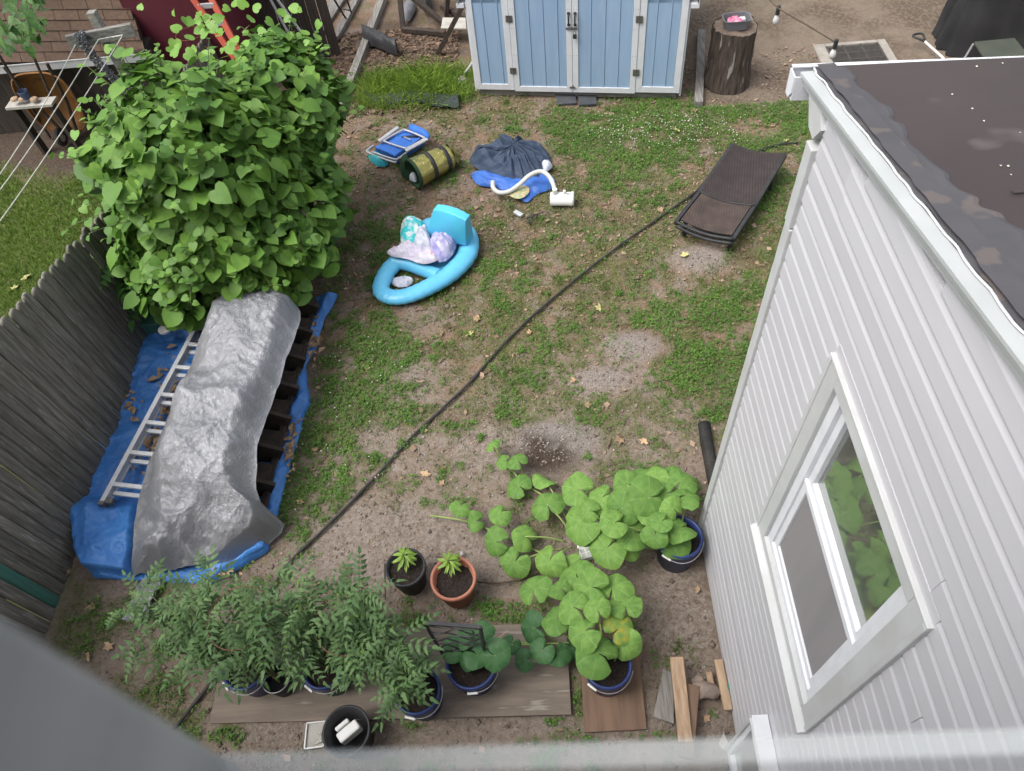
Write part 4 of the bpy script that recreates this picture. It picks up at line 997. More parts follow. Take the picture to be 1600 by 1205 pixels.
for k in range(18):
    zz = .35+.62*k/18; a = k*2.4; q = sp0+Vector((-.02, -.03, zz)); d = Vector((math.cos(a), math.sin(a), .1))
    inst('leaf', pin_me, sap, leaf_M(q, Vector((d.x*-.2, d.y*-.2, 1)), d, rng.uniform(.26, .38)))

# ================================================================ TARPS, LADDER, STAIRS
def lerp(a, b, t): return a+(b-a)*t
def rows_interp(rows, t):
    i = min(int(t*(len(rows)-1)), len(rows)-2); f_ = t*(len(rows)-1)-i
    return rows[i], rows[i+1], f_
BT = [((148, 905), (335, 914)), ((128, 850), (425, 862)), ((118, 782), (440, 790)), ((150, 700), (462, 705)), ((172, 640), (486, 630)), ((190, 590), (482, 575)), ((203, 540), (505, 515)), ((262, 508), (527, 462))]
def blue(u, v):
    (l0, r0), (l1, r1), f_ = rows_interp(BT, u)
    P = G(*l0).lerp(G(*l1), f_); Q = G(*r0).lerp(G(*r1), f_); p = P.lerp(Q, v)
    e = min(v, 1-v, u, 1-u)
    cr = lambda f_, g_, sd: abs(2*float(vnoise(p.x*f_+p.y*g_+.8*float(vnoise(p.x*f_*.6, p.y*f_*.6, sd+5)), p.y*f_-p.x*g_, sd))-1)
    z_ = .05-.055*cr(2.4, 1.6, 61)-.028*cr(6, -3, 67)-.012*cr(14, 6, 68)-.006*cr(30, -9, 69)+.02*float(fbm(p.x*2, p.y*2, 60, 2))
    z_ += .07*math.exp(-((v-.12)/.10)**2)*float(fbm(p.y*2, 1, 62, 2))*1.4
    z_ += .10*math.exp(-((v-.955)/.04)**2)*float(fbm(p.y*3, 5, 63, 2))
    bx = float(smooth(.012, .022, u))*float(1-smooth(.22, .30, u))*float(smooth(.0, .02, v))*float(1-smooth(.30, .36, v))
    z_ += .15*bx
    p.x += .03*(float(fbm(p.y*5, 3, 66, 2))-.5)*(1 if e < .02 else 0)*2
    p.z = max(z_, .012) if e > .001 else .004+.02*float(vnoise(p.y*6, p.x*6, 8))
    return tuple(p)
MB().grid(blue, 230, 190).build('blue_tarp', 'blue_tarp', smooth=True, label='crumpled blue plastic tarp spread under the ladder and silver sheet', cat='tarp')
# rows: left px, z; ridge left z; right px, z (near to far)
ST = [((206, 905, .0), (338, 888, .0), .02), ((210, 870, .13), (430, 852, .015), .30), ((212, 828, .20), (456, 822, .03), .46), ((216, 780, .24), (403, 786, .36), .60), ((232, 722, .25), (402, 735, .52), .70), ((254, 672, .25), (404, 700, .55), .68), ((276, 620, .24), (424, 640, .56), .68), ((298, 572, .24), (440, 590, .58), .70), ((318, 535, .26), (456, 545, .60), .73), ((343, 497, .30), (468, 508, .60), .76), ((366, 474, .45), (470, 488, .60), .76), ((385, 468, .60), (464, 478, .60), .72)]
def silver(u, v):
    P = Vector((0, 0, 0)); Q = Vector((0, 0, 0)); top = 0
    for du, wt in ((-.04, .25), (0, .5), (.04, .25)):
        a, b, f_ = rows_interp(ST, min(1, max(0, u+du*min(1, u*9, (1-u)*9))))
        P += G(*a[0]).lerp(G(*b[0]), f_)*wt; Q += G(*a[1]).lerp(G(*b[1]), f_)*wt; top += lerp(a[2], b[2], f_)*wt
    k = float(smooth(0, .42, v)); kk = float(smooth(1.0, .80+.12*float(vnoise(u*9, 3, 84)), v))
    p = P.lerp(Q, v); zl = lerp(P.z, top, k); z_ = lerp(Q.z, zl, kk if top > Q.z else 1)
    cr = lambda f_, g_, sd: abs(2*float(vnoise(p.x*f_+p.y*g_+.7*float(vnoise(p.x*f_*.6, p.y*f_*.6, sd+5)), p.y*f_-p.x*g_, sd))-1)
    nz = -(cr(1.5, .5, 71)-.5)*.13-(cr(3.2, 2.6, 72)-.5)*.05-(cr(7, -6.5, 73)-.5)*.017-(cr(15, 13, 74)-.5)*.012-(cr(34, -26, 79)-.5)*.008
    if u < .3: nz += -(cr(3.1, 1.0, 75)-.5)*.20*float(smooth(.0, .08, u))*(1-u/.3)
    if u < .36: nz += (-(cr(6, 2.2, 77)-.5)*.07-(cr(11, -7, 78)-.5)*.03+.035)*(1-u/.36)
    z_ += nz*min(1, .35+4*min(v, 1-v))
    z_ += .075*math.sin(math.pi*v)*min(1, u*3.2)+.03*math.sin(u*17+3*v)*math.sin(math.pi*min(1, v*1.3))*min(1, u*4)
    p.z = max(z_, .018+.012*v)
    p.x += .03*(float(fbm(p.y*4, v*3, 76, 2))-.5)
    return tuple(p)
MB().grid(silver, 260, 140).build('silver_tarp', 'silver_tarp', smooth=True, label='crinkled silver tarp draped over a long stack of timber', cat='tarp')
tl_x = []
for px_, py_, sx_, sy_, n_l in ((265, 600, 16, 30, 70), (238, 690, 14, 22, 60), (255, 640, 10, 15, 40), (205, 640, 12, 40, 25), (205, 720, 14, 14, 18), (455, 690, 9, 50, 70), (490, 540, 10, 30, 45), (300, 530, 8, 10, 25), (165, 860, 20, 30, 10), (350, 895, 25, 6, 20)):
    for k in range(n_l): tl_x.append(G(px_+rng.normal(0, sx_*.6), py_+rng.normal(0, sy_*.6), .065+rng.uniform(0, .02)))
q = MB()
for p in tl_x:
    a = rng.uniform(0, 6.28); s_ = rng.gamma(3, .006)+.008; c_, n_s = math.cos(a)*s_, math.sin(a)*s_
    q.add([(p.x+c_, p.y+n_s, p.z), (p.x-n_s*.6, p.y+c_*.6, p.z+s_*.4), (p.x-c_, p.y-n_s, p.z+s_*.1), (p.x+n_s*.5, p.y-c_*.5, p.z+s_*.3)], [(0, 1, 2, 3)])
q.build('tarp_litter', 'dry_leaf', kind='stuff', label='dry tan leaf scraps collected in the folds of the blue tarp', cat='leaf litter')
P = G(225, 905); q_ = MB()
def corner(u, v): return (P.x+.02+u*.16-.05*v, P.y-.02-v*.32, .03+.07*float(ridged(u*4, v*5, 78, 2)))
q_.grid(corner, 12, 20); q_.build('tarp_corner', 'silver_tarp', smooth=True, label='loose silver tarp corner trailing on the grass at the near end', cat='tarp corner')
al = thing('ladder', 'aluminium extension ladder lying on the blue tarp', 'ladder', G(160, 790))
LZ = .20
A_, B_ = G(163, 788, LZ), G(322, 490, LZ); d = (B_-A_).normalized(); sd_ = Vector((d.y, -d.x, 0))
for off_ in (0, .40):
    o = sd_*off_
    q = MB(); q.beam(A_+o, B_+o, .012, .085); q.beam(A_+o+Vector((0, 0, .04)), B_+o+Vector((0, 0, .04)), .040, .008); q.beam(A_+o-Vector((0, 0, .04)), B_+o-Vector((0, 0, .04)), .034, .008)
    r_ = q.build('rail', 'aluminium', al)
    MB().box(A_+o-d*.01, (.05, .03, .10), (sd_, d, Vector((0, 0, 1)))).build('end_cap', 'grey_plastic', r_)
for k in range(7):
    R0 = G(*[(195, 761), (220, 711), (244, 664), (262, 620), (281, 577), (297, 541), (312, 503)][k], LZ); t = (R0-A_).dot(d)
    for dz, dd in ((.028, 0), (-.022, -.055)):
        c0 = A_+d*(t+dd)+Vector((0, 0, dz)); MB().beam(c0+sd_*.01, c0+sd_*.39, .036, .026).build('rung', 'aluminium', al, bevel=.004)
MB().box(G(172, 784, .22), (.06, .05, .05), (sd_, d, Vector((0, 0, 1)))).build('foot', 'grey_metal', al, bevel=.004)
# dark stair unit beside the tarp
stp = thing('wooden_stairs', 'dark stained wooden steps lying under the right side of the silver tarp', 'stairs', G(440, 680))
A_, B_ = G(418, 800), G(497, 480); d = (B_-A_).normalized(); s_ = Vector((-d.y, d.x, 0)); L_ = (B_-A_).length
MB().beam(A_+Vector((0, 0, .08)), B_+Vector((0, 0, .08)), .05, .07).build('stringer', 'dark_wood', stp, bevel=.005)
MB().beam(A_+s_*.42+Vector((0, 0, .3)), B_+s_*.42+Vector((0, 0, .3)), .04, .5).build('stringer', 'dark_wood', stp)
nst = 7
for k in range(nst):
    c0 = A_+d*(L_*(k+.45)/nst)+s_*.10+Vector((0, 0, .15)); ang = .55
    x_ = (s_*math.cos(ang)+Vector((0, 0, 1))*math.sin(ang)).normalized()
    MB().box(c0, (.30, .035, .30), (x_, d, x_.cross(d))).build('riser', 'dark_wood', stp, bevel=.003)
    MB().box(c0+d*.12+s_*.02, (.26, .22, .035), ((s_*math.cos(.3)+Vector((0, 0, 1))*math.sin(.3)), d, (s_*math.cos(.3)+Vector((0, 0, 1))*math.sin(.3)).cross(d))).build('tread', 'dark_wood', stp, bevel=.003)
    if k < 4: MB().box(c0+s_*.05+d*.03+Vector((0, 0, .19)), (.06, .035, .03), (s_, d, Vector((0, 0, 1)))).build('cut_end', 'old_wood', stp)
P, Q = G(235, 512), G(262, 530)
bx_ = thing('box', 'dark green box with white lid in the fence corner behind the ladder', 'box', G(250, 522))
MB().span(P.x, Q.x, Q.y, P.y, 0, .22).build('body', 'green_board', bx_, bevel=.01); MB().lathe([(0, 0), (.06, 0), (.06, .02), (0, .025)], G(258, 516, .225), 14).build('lid', 'white_plastic', bx_)
P = G(133, 852); MB().beam(P+Vector((-.03, -.06, .02)), P+Vector((.1, .14, .02)), .14, .025).build('board_offcut', 'tan_wood', label='short brown board end by the fence foot beside the blue tarp', cat='board')
P = G(330, 510, .25); MB().grid(lambda u, v: (P.x-.08+.3*u, P.y-.12+.3*v, .22+.09*float(ridged(u*3, v*3, 81, 2))), 14, 14).build('black_bag', 'black_plastic', smooth=True, label='crumpled black bag between the ladder top and the silver tarp', cat='bag')

# ================================================================ HEAPS OF CLOTH
def heap(outline, z0, h, seed, fr, amp, nr=26, na=120, edge=.012, power=2.2, flat=.6, folds=0):
    P = spline([G(a, b, z0) for a, b in outline], max(2, na//len(outline)), True); n = len(P)
    c = Vector((sum(p.x for p in P)/n, sum(p.y for p in P)/n, z0)); mb = MB()
    def fn(u, v):
        p = P[int(round(v*n)) % n]; q = c.lerp(p, u)
        w_ = (float(ridged(q.x*fr+.5*q.y*fr, q.y*fr, seed, 3))-.38)*amp*min(1, (1-u)*5+.15)
        zz = z0+edge+h*max(0, 1-u**power)**flat+w_
        if folds: zz += folds*(abs(2*float(vnoise(v*34+2*float(vnoise(u*3, v*9, seed)), u*1.5, seed+8))-1)-.5)*min(1, 3*u*(1.05-u))
        e = 1+.05*(float(fbm(v*22, u*2, seed+4, 2))-.5)*u
        return (c.x+(q.x-c.x)*e, c.y+(q.y-c.y)*e, max(zz, z0+.006+.004*(1-u)))
    mb.grid(fn, nr, n); return mb
# ---- blue inflatable float with swimwear
fl = thing('pool_float', 'bright blue inflatable pool lounger lying on the lawn', 'pool float', G(660, 410))
rZ = .10
ring = [(594, 447), (607, 418), (640, 388), (668, 352), (700, 350), (727, 362), (730, 392), (706, 422), (668, 446), (632, 460), (606, 460)]
pr = spline([G(a, b, rZ) for a, b in ring], 9, True)
rads = [.097+.012*math.sin(6.28*i/len(pr)-1.2)+.003*math.sin(i*2.1) for i in range(len(pr))]
q = MB().tube(pr, rads, 16, True); q.v = [(a, b, .072+(c-rZ)*.70) for a, b, c in q.v]; q.build('tube', 'float_blue', fl, True)
MB().tube(spline([G(612, 410, .08), G(636, 413, .07), G(664, 423, .07), G(686, 431, .08)], 7), .070, 14).build('cross_tube', 'float_blue', fl, True)
seat = [G(a, b, .06) for a, b in ((625, 405), (668, 362), (722, 370), (728, 392), (700, 424), (670, 430))]
MB().add([tuple(p) for p in seat], [(0, 1, 2, 3, 4, 5)]).build('seat', 'float_blue', fl)
# backrest pillow: a rounded wedge
pb = [G(668, 366, .14), G(733, 378, .14), G(733, 338, .50), G(682, 321, .50)]
def pil(u, v):
    a = 2*math.pi*v; s = math.cos(a); t = math.sin(a); k = (abs(s)**6+abs(t)**6)**(-1/6)
    U, V_ = .5+.5*s*k*u, .5+.5*t*k*u
    p = (pb[0]*(1-U)+pb[1]*U)*(1-V_)+(pb[3]*(1-U)+pb[2]*U)*V_
    return p
nrm_ = (pb[1]-pb[0]).cross(pb[3]-pb[0]).normalized(); nrm_ = nrm_ if nrm_.y < 0 else -nrm_
pm = MB(); nb_, tk_ = 10, .20
def pq(a, b, c):
    p = (pb[0]*(1-a)+pb[1]*a)*(1-b)+(pb[3]*(1-a)+pb[2]*a)*b
    bul = .035*math.sin(math.pi*a)*math.sin(math.pi*b); rip = .008*math.sin(a*31+b*3)*(abs(b-.5)*2)**3
    return p+nrm_*(.08-tk_*c*(1-.45*b)+(bul+rip)*(1-2*c))+Vector((0, 0, .03*math.sin(math.pi*a)*b))
for face in range(6):
    f_ = [lambda u, v: pq(u, v, 0), lambda u, v: pq(v, u, 1), lambda u, v: pq(0, u, v), lambda u, v: pq(1, v, u), lambda u, v: pq(v, 0, u), lambda u, v: pq(u, 1, v)][face]
    pm.grid(lambda u, v: tuple(f_(u, v)), nb_, nb_)
bk = pm.build('backrest', 'float_teal', fl, True)
md = bk.modifiers.new('weld', 'WELD'); md.merge_threshold = .001
md = bk.modifiers.new('bevel', 'BEVEL'); md.width = .022; md.segments = 3; md.limit_method = 'ANGLE'; md.angle_limit = R_(50)
MB().box(G(724, 420, .05), (.09, .03, .04)).build('handle', 'chair_blue', fl, bevel=.006)
heap([(626, 378), (630, 352), (645, 342), (664, 352), (662, 372), (652, 392), (634, 390)], .14, .13, 91, 6, .10).build('swimsuit', 'cloth_turquoise', smooth=True, label='turquoise and white patterned swimsuit heaped on the blue float', cat='swimsuit')
heap([(608, 392), (640, 382), (662, 388), (690, 392), (686, 408), (662, 414), (636, 406), (612, 402)], .17, .07, 92, 6, .10).build('towel', 'cloth_floral', smooth=True, label='white floral towel with red marks bunched across the blue float', cat='towel')
heap([(672, 382), (684, 366), (704, 368), (713, 384), (706, 402), (688, 412), (674, 400)], .14, .14, 93, 6, .11).build('swimsuit', 'cloth_lilac', smooth=True, label='lilac patterned swimsuit crumpled on the right of the blue float', cat='swimsuit')
heap([(648, 376), (664, 356), (672, 372), (674, 392), (654, 396)], .2, .10, 94, 5, .08).build('cloth', 'cloth_white', smooth=True, label='pale blue white cloth between the turquoise and lilac swimsuits', cat='cloth')
heap([(608, 443), (618, 436), (632, 433), (646, 439), (638, 449), (622, 450)], .0, .05, 95, 7, .08).build('cloth', 'cloth_white', smooth=True, label='crumpled white cloth on the grass in the foot hole of the float', cat='cloth')
# ---- folded pool
heap([(734, 252), (748, 236), (772, 226), (790, 218), (815, 222), (838, 228), (855, 240), (860, 256), (850, 270), (842, 284), (812, 288), (784, 280), (752, 268)], .02, .19, 97, 2.6, .13, 60, 260, flat=.8, folds=.13).build('deflated_pool', 'pool_dark', smooth=True, label='crumpled dark blue deflated pool heaped on the grass', cat='pool')
heap([(736, 276), (746, 270), (775, 276), (820, 282), (862, 276), (862, 296), (838, 306), (822, 317), (795, 304), (770, 295), (748, 290)], .0, .06, 98, 5, .05, 18, 110).build('pool_cover', 'pool_blue', smooth=True, label='bright blue pool cloth spread under the dark heap and white hose', cat='pool cover')
heap([(796, 306), (806, 294), (824, 292), (826, 303), (812, 312)], .055, .012, 99, 6, .01, 8, 40).build('picture_label', 'picture_print', smooth=True, label='colourful printed picture panel on the blue pool cloth', cat='label')
heap([(846, 258), (856, 252), (863, 262), (852, 270)], .05, .05, 100, 7, .04, 8, 40).build('valve_flap', 'cloth_white', smooth=True, label='small pale flap at the right edge of the dark pool heap', cat='flap')
pts = [G(770, 284, .10), G(771, 294, .09), G(780, 301, .09), G(796, 299, .10), G(812, 288, .14), G(828, 274, .20), G(845, 268, .22), G(858, 276, .2), G(865, 290, .16), G(867, 302, .14)]
MB().tube(spline(pts, 8), [.024+.0018*(i % 2) for i in range(73)], 10).build('hose', 'hose_plastic', smooth=True, label='thick white ribbed pump hose curving over the blue pool cloth', cat='hose')
fp = thing('filter_pump', 'white cylindrical pool filter pump lying on the grass', 'pump', G(878, 312))
A_, B_ = G(860, 311, .075), G(897, 311, .075); ax3 = basis(B_-A_)
ln = (B_-A_).length
pb_ = MB().lathe([(0, 0), (.066, 0), (.072, .006), (.072, ln*.86), (.078, ln*.87), (.078, ln*.97), (.07, ln), (0, ln)], A_, 28, ax3).build('body', 'white_plastic', fp, True)
MB().tube([A_+ax3[2]*.05+Vector((0, 0, .06)), A_+ax3[2]*.05+Vector((0, 0, .13))], .026, 12).build('port', 'white_plastic', fp)
MB().tube([A_+ax3[2]*.15+Vector((0, 0, .06)), A_+ax3[2]*.15+Vector((0, 0, .11))], .015, 10).build('air_valve', 'white_plastic', fp)
for k in range(5): MB().box(A_+ax3[2]*(.18+.016*k)+Vector((0, -.008, .0735)), (.010, .018, .003), (ax3[2], Vector((0, 1, 0)), Vector((0, 0, 1)))).build('print_mark', 'grey_plastic', pb_)
MB().box(G(810, 334, .02), (.11, .05, .03), basis(Vector((0, 0, 1)), Vector((.7, .7, 0)))).build('adapter', 'pale_metal', label='small grey power adapter lying on the grass below the pump', cat='adapter', bevel=.006)
cb = MB(); c0 = G(832, 342, .012)
for k in range(6): cb.tube(spline([c0+Vector((rng.normal(0, .02)-.06, rng.normal(0, .02)-.05, .01)), c0+Vector((rng.normal(0, .02), rng.normal(0, .03), .03)), c0+Vector((rng.normal(0, .02)+.07, rng.normal(0, .02)+.06, .01))], 5), .005, 5)
cb.build('cable', 'black_rubber', label='bundle of dark electric cable on the grass beside the adapter', cat='cable')

# ---- folded beach chair
bc = thing('beach_chair', 'blue folded beach chair with pale metal frame on the lawn', 'beach chair', G(628, 235))
zf = .13
def chq(px, py, z_): return G(px, py, z_)
c4 = [chq(586, 231, zf), chq(617, 244, zf), chq(661, 214, zf), chq(630, 201, zf)]
def fab(u, v):
    p = (c4[0]*(1-u)+c4[1]*u)*(1-v)+(c4[3]*(1-u)+c4[2]*u)*v
    p.z += .02*math.sin(math.pi*u)*math.sin(math.pi*v)+.010*float(ridged(u*5, v*6, 51, 2))-(.03 if v < .3 and u > .2 else 0)*0; return tuple(p)
fb_ = MB().grid(fab, 16, 22); n0 = len(fb_.v)
fb_.build('fabric', 'chair_blue', bc, True)
low_ = [p-Vector((0, 0, .11)) for p in c4]
MB().add([tuple(p) for p in c4]+[tuple(p) for p in low_], [(4, 5, 6, 7), (0, 1, 5, 4), (1, 2, 6, 5), (2, 3, 7, 6), (3, 0, 4, 7)]).build('underside', 'pool_blue', bc)
MB().tube(spline([chq(603, 218, zf+.04), chq(628, 204, zf+.04), chq(634, 203.5, zf+.04), chq(660, 214, zf+.04), chq(661, 218, zf+.04), chq(637, 231, zf+.04), chq(630, 231, zf+.04), chq(603, 222, zf+.04)], 6, True), .012, 8, True).build('back_frame', 'pale_metal', bc, True)
MB().tube(spline([chq(660, 218, .10), chq(622, 249, .10), chq(614, 253, .10), chq(577, 239, .10), chq(575, 234, .10), chq(584, 228, .10)], 6), .013, 8).build('base_frame', 'pale_metal', bc, True)
MB().tube(spline([chq(624, 246, .13), chq(616, 249, .13), chq(580, 237, .13)], 6), .011, 8).build('base_frame', 'pale_metal', bc, True)
for a, b in (((592, 221), (622, 199)), ((634, 236), (668, 217))):
    MB().beam(chq(*a, zf+.05), chq(*b, zf+.05), .05, .022).build('armrest', 'pale_metal', bc, bevel=.008)
pc_ = chq(655, 206, zf+.03); a_, b_, n_3 = (chq(669, 213, zf)-chq(642, 201, zf)).normalized(), Vector((0, 1, 0)), Vector((0, 0, 1))
cp_ = lambda c: math.copysign(abs(c)**.7, c)
MB().grid(lambda u, v: tuple(pc_+a_*(.175*cp_(math.cos(6.283*v))*math.sin(math.pi*u))+b_*(.07*cp_(math.sin(6.283*v))*math.sin(math.pi*u))-n_3*(.055*math.cos(math.pi*u))), 12, 24).build('headrest', 'chair_blue', bc, True)
MB().box(chq(646, 213.5, zf+.02), (.28, .025, .02), basis(Vector((0, 0, 1)), b_)).build('strap', 'dark_metal', bc)
lg = MB(); lc = chq(636, 216, zf+.035)
for k in range(5): lg.box(lc+a_*(.022*(k-2)), (.014, .02, .003), (a_, Vector((-a_.y, a_.x, 0)), n_3))
lg.build('emblem', 'pale_metal', bc)
heap([(576, 246), (588, 244), (604, 252), (606, 260), (594, 262), (582, 256)], .0, .10, 52, 5, .03, 10, 50).build('beach_bag', 'chair_teal', smooth=True, label='teal bag poking out under the folded beach chair', cat='bag')
# ---- rolled foil mat
fm = thing('foil_mat', 'rolled gold foil camping mat with two black straps', 'mat', G(672, 262))
A_, B_ = G(646, 272, .15), G(705, 243, .14); ax3 = basis(B_-A_); ln = (B_-A_).length
def roll(u, v):
    a = 6.283*v; r = lerp(.165, .135, u)*(1+.02*math.sin(a*9+u*5)+.025*(float(ridged(v*9, u*6, 55, 2))-.5)); t = u*ln
    if u > .93: r *= 1-.25*(u-.93)/.07
    p = A_+ax3[2]*t+ax3[0]*math.cos(a)*r+ax3[1]*math.sin(a)*r; p.z = max(p.z, .005); return tuple(p)
MB().grid(roll, 30, 60).build('foil', 'gold_foil', fm, True)
def tail(u, v):
    a = 6.283*v; r = lerp(.13, .035, u)*(1+.12*math.sin(a*6)); p = A_+ax3[2]*(ln*(.97+.25*u))+ax3[0]*math.cos(a)*r+ax3[1]*math.sin(a)*r*(1-.3*u)+Vector((0, 0, -.05*u)); p.z = max(p.z, .005); return tuple(p)
MB().grid(tail, 8, 40).build('gathered_end', 'gold_foil', fm, True)
for f_ in (.42, .80):
    r = lerp(.165, .135, f_)+.010
    MB().lathe([(r-.008, -.024), (r, -.022), (r, .022), (r-.008, .024)], A_+ax3[2]*ln*f_, 32, ax3).build('strap', 'dark_metal', fm, True)
MB().lathe([(.172, .02), (.176, -.01), (.165, -.02), (.14, -.01), (.125, .12), (0, .16)], A_, 30, ax3).build('lining', 'dark_green_cloth', fm, True)
heapm = heap([(626, 268), (632, 258), (642, 258), (646, 270), (640, 280), (630, 278)], .02, .2, 56, 6, .08, 10, 48); heapm.build('stuffing', 'dark_green_cloth', fm, True)
heap([(640, 282), (645, 274), (652, 278), (650, 286)], .03, .06, 57, 6, .04, 6, 30).build('blue_rag', 'cloth_white', fm, True)

# ================================================================ LOUNGER
lo = thing('sun_lounger', 'dark brown woven sun lounger standing near the white house', 'lounger', G(1140, 300))
zL = .20
cn = [G(1056, 347, zL), G(1145, 374, zL), G(1227, 243, zL+.05), G(1144, 228, zL+.05)]   # near left, near right, far right, far left
def lounge(u, v):
    p = (cn[0]*(1-u)+cn[1]*u)*(1-v)+(cn[3]*(1-u)+cn[2]*u)*v
    p.z += -.045*math.sin(math.pi*u)+.03*math.cos(v*math.pi*2)*.5+.02*(v > .42)*min(1, (v-.42)*6)
    return p
SPL = .40
for nm, v0, v1, mt in (('leg_panel', .035, SPL-.008, 'wicker_brown'), ('back_panel', SPL+.004, 1.0, 'wicker')):
    ins = .05 if nm == 'leg_panel' else .0
    base = MB().grid(lambda u, v: tuple(lounge(lerp(ins, 1-ins, u), lerp(v0, v1, v))-Vector((0, 0, .012))), 16, 20).build(nm, 'black_plastic', lo, True)
    ncol = 40; wv = MB()
    for k in range(ncol):
        for sgm in range(int((v1-v0)*36)):
            nn = (v1-v0)/int((v1-v0)*36); va, vb = v0+sgm*nn, v0+(sgm+1)*nn
            ua, ub = lerp(ins, 1-ins, (k+.08)/ncol), lerp(ins, 1-ins, (k+.92)/ncol)
            hgt = .006 if (k+sgm) % 2 else .001; h2 = .001 if (k+sgm) % 2 else .006
            b = [lounge(ua, va)+Vector((0, 0, hgt-.006)), lounge(ub, va)+Vector((0, 0, hgt-.006)), lounge(ub, vb)+Vector((0, 0, h2-.006)), lounge(ua, vb)+Vector((0, 0, h2-.006))]
            wv.add([tuple(q) for q in b], [(0, 1, 2, 3)])
    wv.build('weave', mt, base, kind='stuff')
for us in (0.0, 1.0):
    q = MB()
    for i in range(12):
        va, vb = i/12, (i+1)/12; q.beam(lounge(us, va)-Vector((0, 0, .03)), lounge(us, vb)-Vector((0, 0, .03)), .035, .05)
    q.build('side_rail', 'black_plastic', lo)
for vv, dz in ((0.0, -.01), (.0, -.05), (SPL, 0.0), (1.0, -.02)):
    MB().tube([lounge(u, vv)+Vector((0, -.02*(vv == 0)*(dz < -.02), dz)) for u in np.linspace(0, 1, 12)], .017 if vv != SPL else .009, 8).build('cross_rail', 'black_plastic', lo, True)
for u, v in ((.12, .06), (.95, .05), (.05, .80), (.97, .80)):
    t = lounge(u, v); MB().beam(Vector((t.x, t.y, 0)), t-Vector((0, 0, .03)), .035, .035).build('leg', 'black_plastic', lo, bevel=.004)
    MB().box((t.x, t.y, .01), (.045, .045, .02)).build('foot', 'black_rubber', lo)

# ================================================================ LONG BLACK PIPE, DRAIN PIPE
pts = [(1246, 225), (1198, 233), (1110, 281), (1085, 300), (1030, 341), (950, 400), (862, 468), (800, 528), (735, 598), (690, 640), (640, 688), (560, 772), (500, 835), (455, 882), (400, 960), (345, 1050), (300, 1108), (272, 1142)]
pl = spline([G(a, b)+Vector((rng.normal(0, .006), rng.normal(0, .006), .028+float(ground_z(G(a, b).x, G(a, b).y)))) for a, b in pts], 7)
pipe = MB().tube(pl, [.0115+(.004 if i % 11 == 0 else 0) for i in range(len(pl))], 9).build('pipe', 'black_rubber', smooth=True, label='long thin black pipe lying diagonally across the whole yard', cat='pipe')
dp = [G(1100, 662, .05), G(1104, 690, .05), G(1110, 722, .05), G(1118, 760, .05), G(1132, 800, .05)]
sp_ = spline(dp, 22)
MB().tube(sp_, [.052 if i % 2 else .044 for i in range(len(sp_))], 14, cap=False).build('drain_pipe', 'black_rubber', smooth=False, label='black corrugated drain pipe along the foot of the white wall', cat='drain pipe')

# ================================================================ POTS AND VEGETABLES
def bucket(name, label, c, r, h, mt, soil=.05, taper=.86, cat='bucket', handle=True, rim=.012, group=None):
    t = thing(name, label, cat, (c.x, c.y, 0), 0, group); c = Vector((c.x, c.y, 0))
    MB().lathe([(0, .004), (r*taper, .004), (r, h-.05), (r+rim, h-.045), (r+rim, h), (r-.004, h+.002), (r-.008, h-.05), (r*taper-.006, h-soil-.02), (0, h-soil-.02)], c, 32).build('shell', mt, t, True)
    s_ = MB().grid(lambda u, v: (c.x+math.cos(6.283*v)*(r-.012)*u, c.y+math.sin(6.283*v)*(r-.012)*u, h-soil+.02*(float(ridged(u*math.cos(6.283*v)*6+c.x*9, u*math.sin(6.283*v)*6, 33, 3))-.5)), 10, 32)
    s_.build('soil', 'potting_soil', t, True)
    if handle:
        a0 = rng.uniform(3.6, 4.6)
        MB().tube([c+Vector((math.cos(a0+k*.2)*(r+rim+.008), math.sin(a0+k*.2)*(r+rim+.008), h-.03-.05*math.sin(k/11*math.pi))) for k in range(12)], .003, 5).build('handle', 'pale_metal', t)
        ax_ = Vector((math.cos(a0+.2), math.sin(a0+.2), 0)); tg = Vector((-ax_.y, ax_.x, 0))
        MB().box(c+ax_*(r+rim+.012)+Vector((0, 0, h-.045)), (.07, .014, .016), (tg, ax_, Vector((0, 0, 1)))).build('grip', 'white_plastic', t, bevel=.004)
    return t
b1 = G(949, 1037, .36); b2 = G(736, 1036, .33); b3 = G(1062, 838, .36)
bucket('bucket', 'dark blue bucket holding the squash on the square plywood', b1, .145, .36, 'bucket_blue')
bucket('bucket', 'dark blue bucket with the black trellis standing in it', b2, .155, .33, 'bucket_blue')
bucket('bucket', 'dark blue bucket holding the squash beside the white wall', b3, .15, .36, 'bucket_blue')
TB = [(382, 1042, 'dark blue bucket under the leftmost tomato plant'), (506, 1040, 'dark blue bucket under the middle tomato plant'), (651, 1078, 'dark blue bucket under the rightmost tomato plant')]
for px, py, lb in TB: bucket('bucket', lb, G(px, py, .33), .14, .33, 'bucket_blue')
sp_ = G(431, 1060, .22)
t = thing('plant_pot', 'small black pot with pale rim between two blue buckets', 'pot', (sp_.x, sp_.y, 0)); c = Vector((sp_.x, sp_.y, 0))
MB().lathe([(0, .0), (.075, .0), (.095, .22), (.09, .22), (.075, .14), (0, .14)], c, 24).build('shell', 'black_plastic', t, True)
MB().tube([c+Vector((math.cos(a)*.095, math.sin(a)*.095, .222)) for a in np.linspace(0, 6.283, 28, endpoint=False)], .003, 5, True).build('rim', 'hose_plastic', t)
pc1 = G(633, 886, .28); pc2 = G(708, 903, .29)
bucket('plant_pot', 'black plastic pot with a young pepper plant', pc1, .135, .28, 'black_plastic', .045, .8, 'pot', False)
bucket('plant_pot', 'round terracotta coloured pot with a young pepper plant', pc2, .150, .29, 'terracotta', .06, .8, 'pot', False, .014)
lm = MB(); lm.uv = []
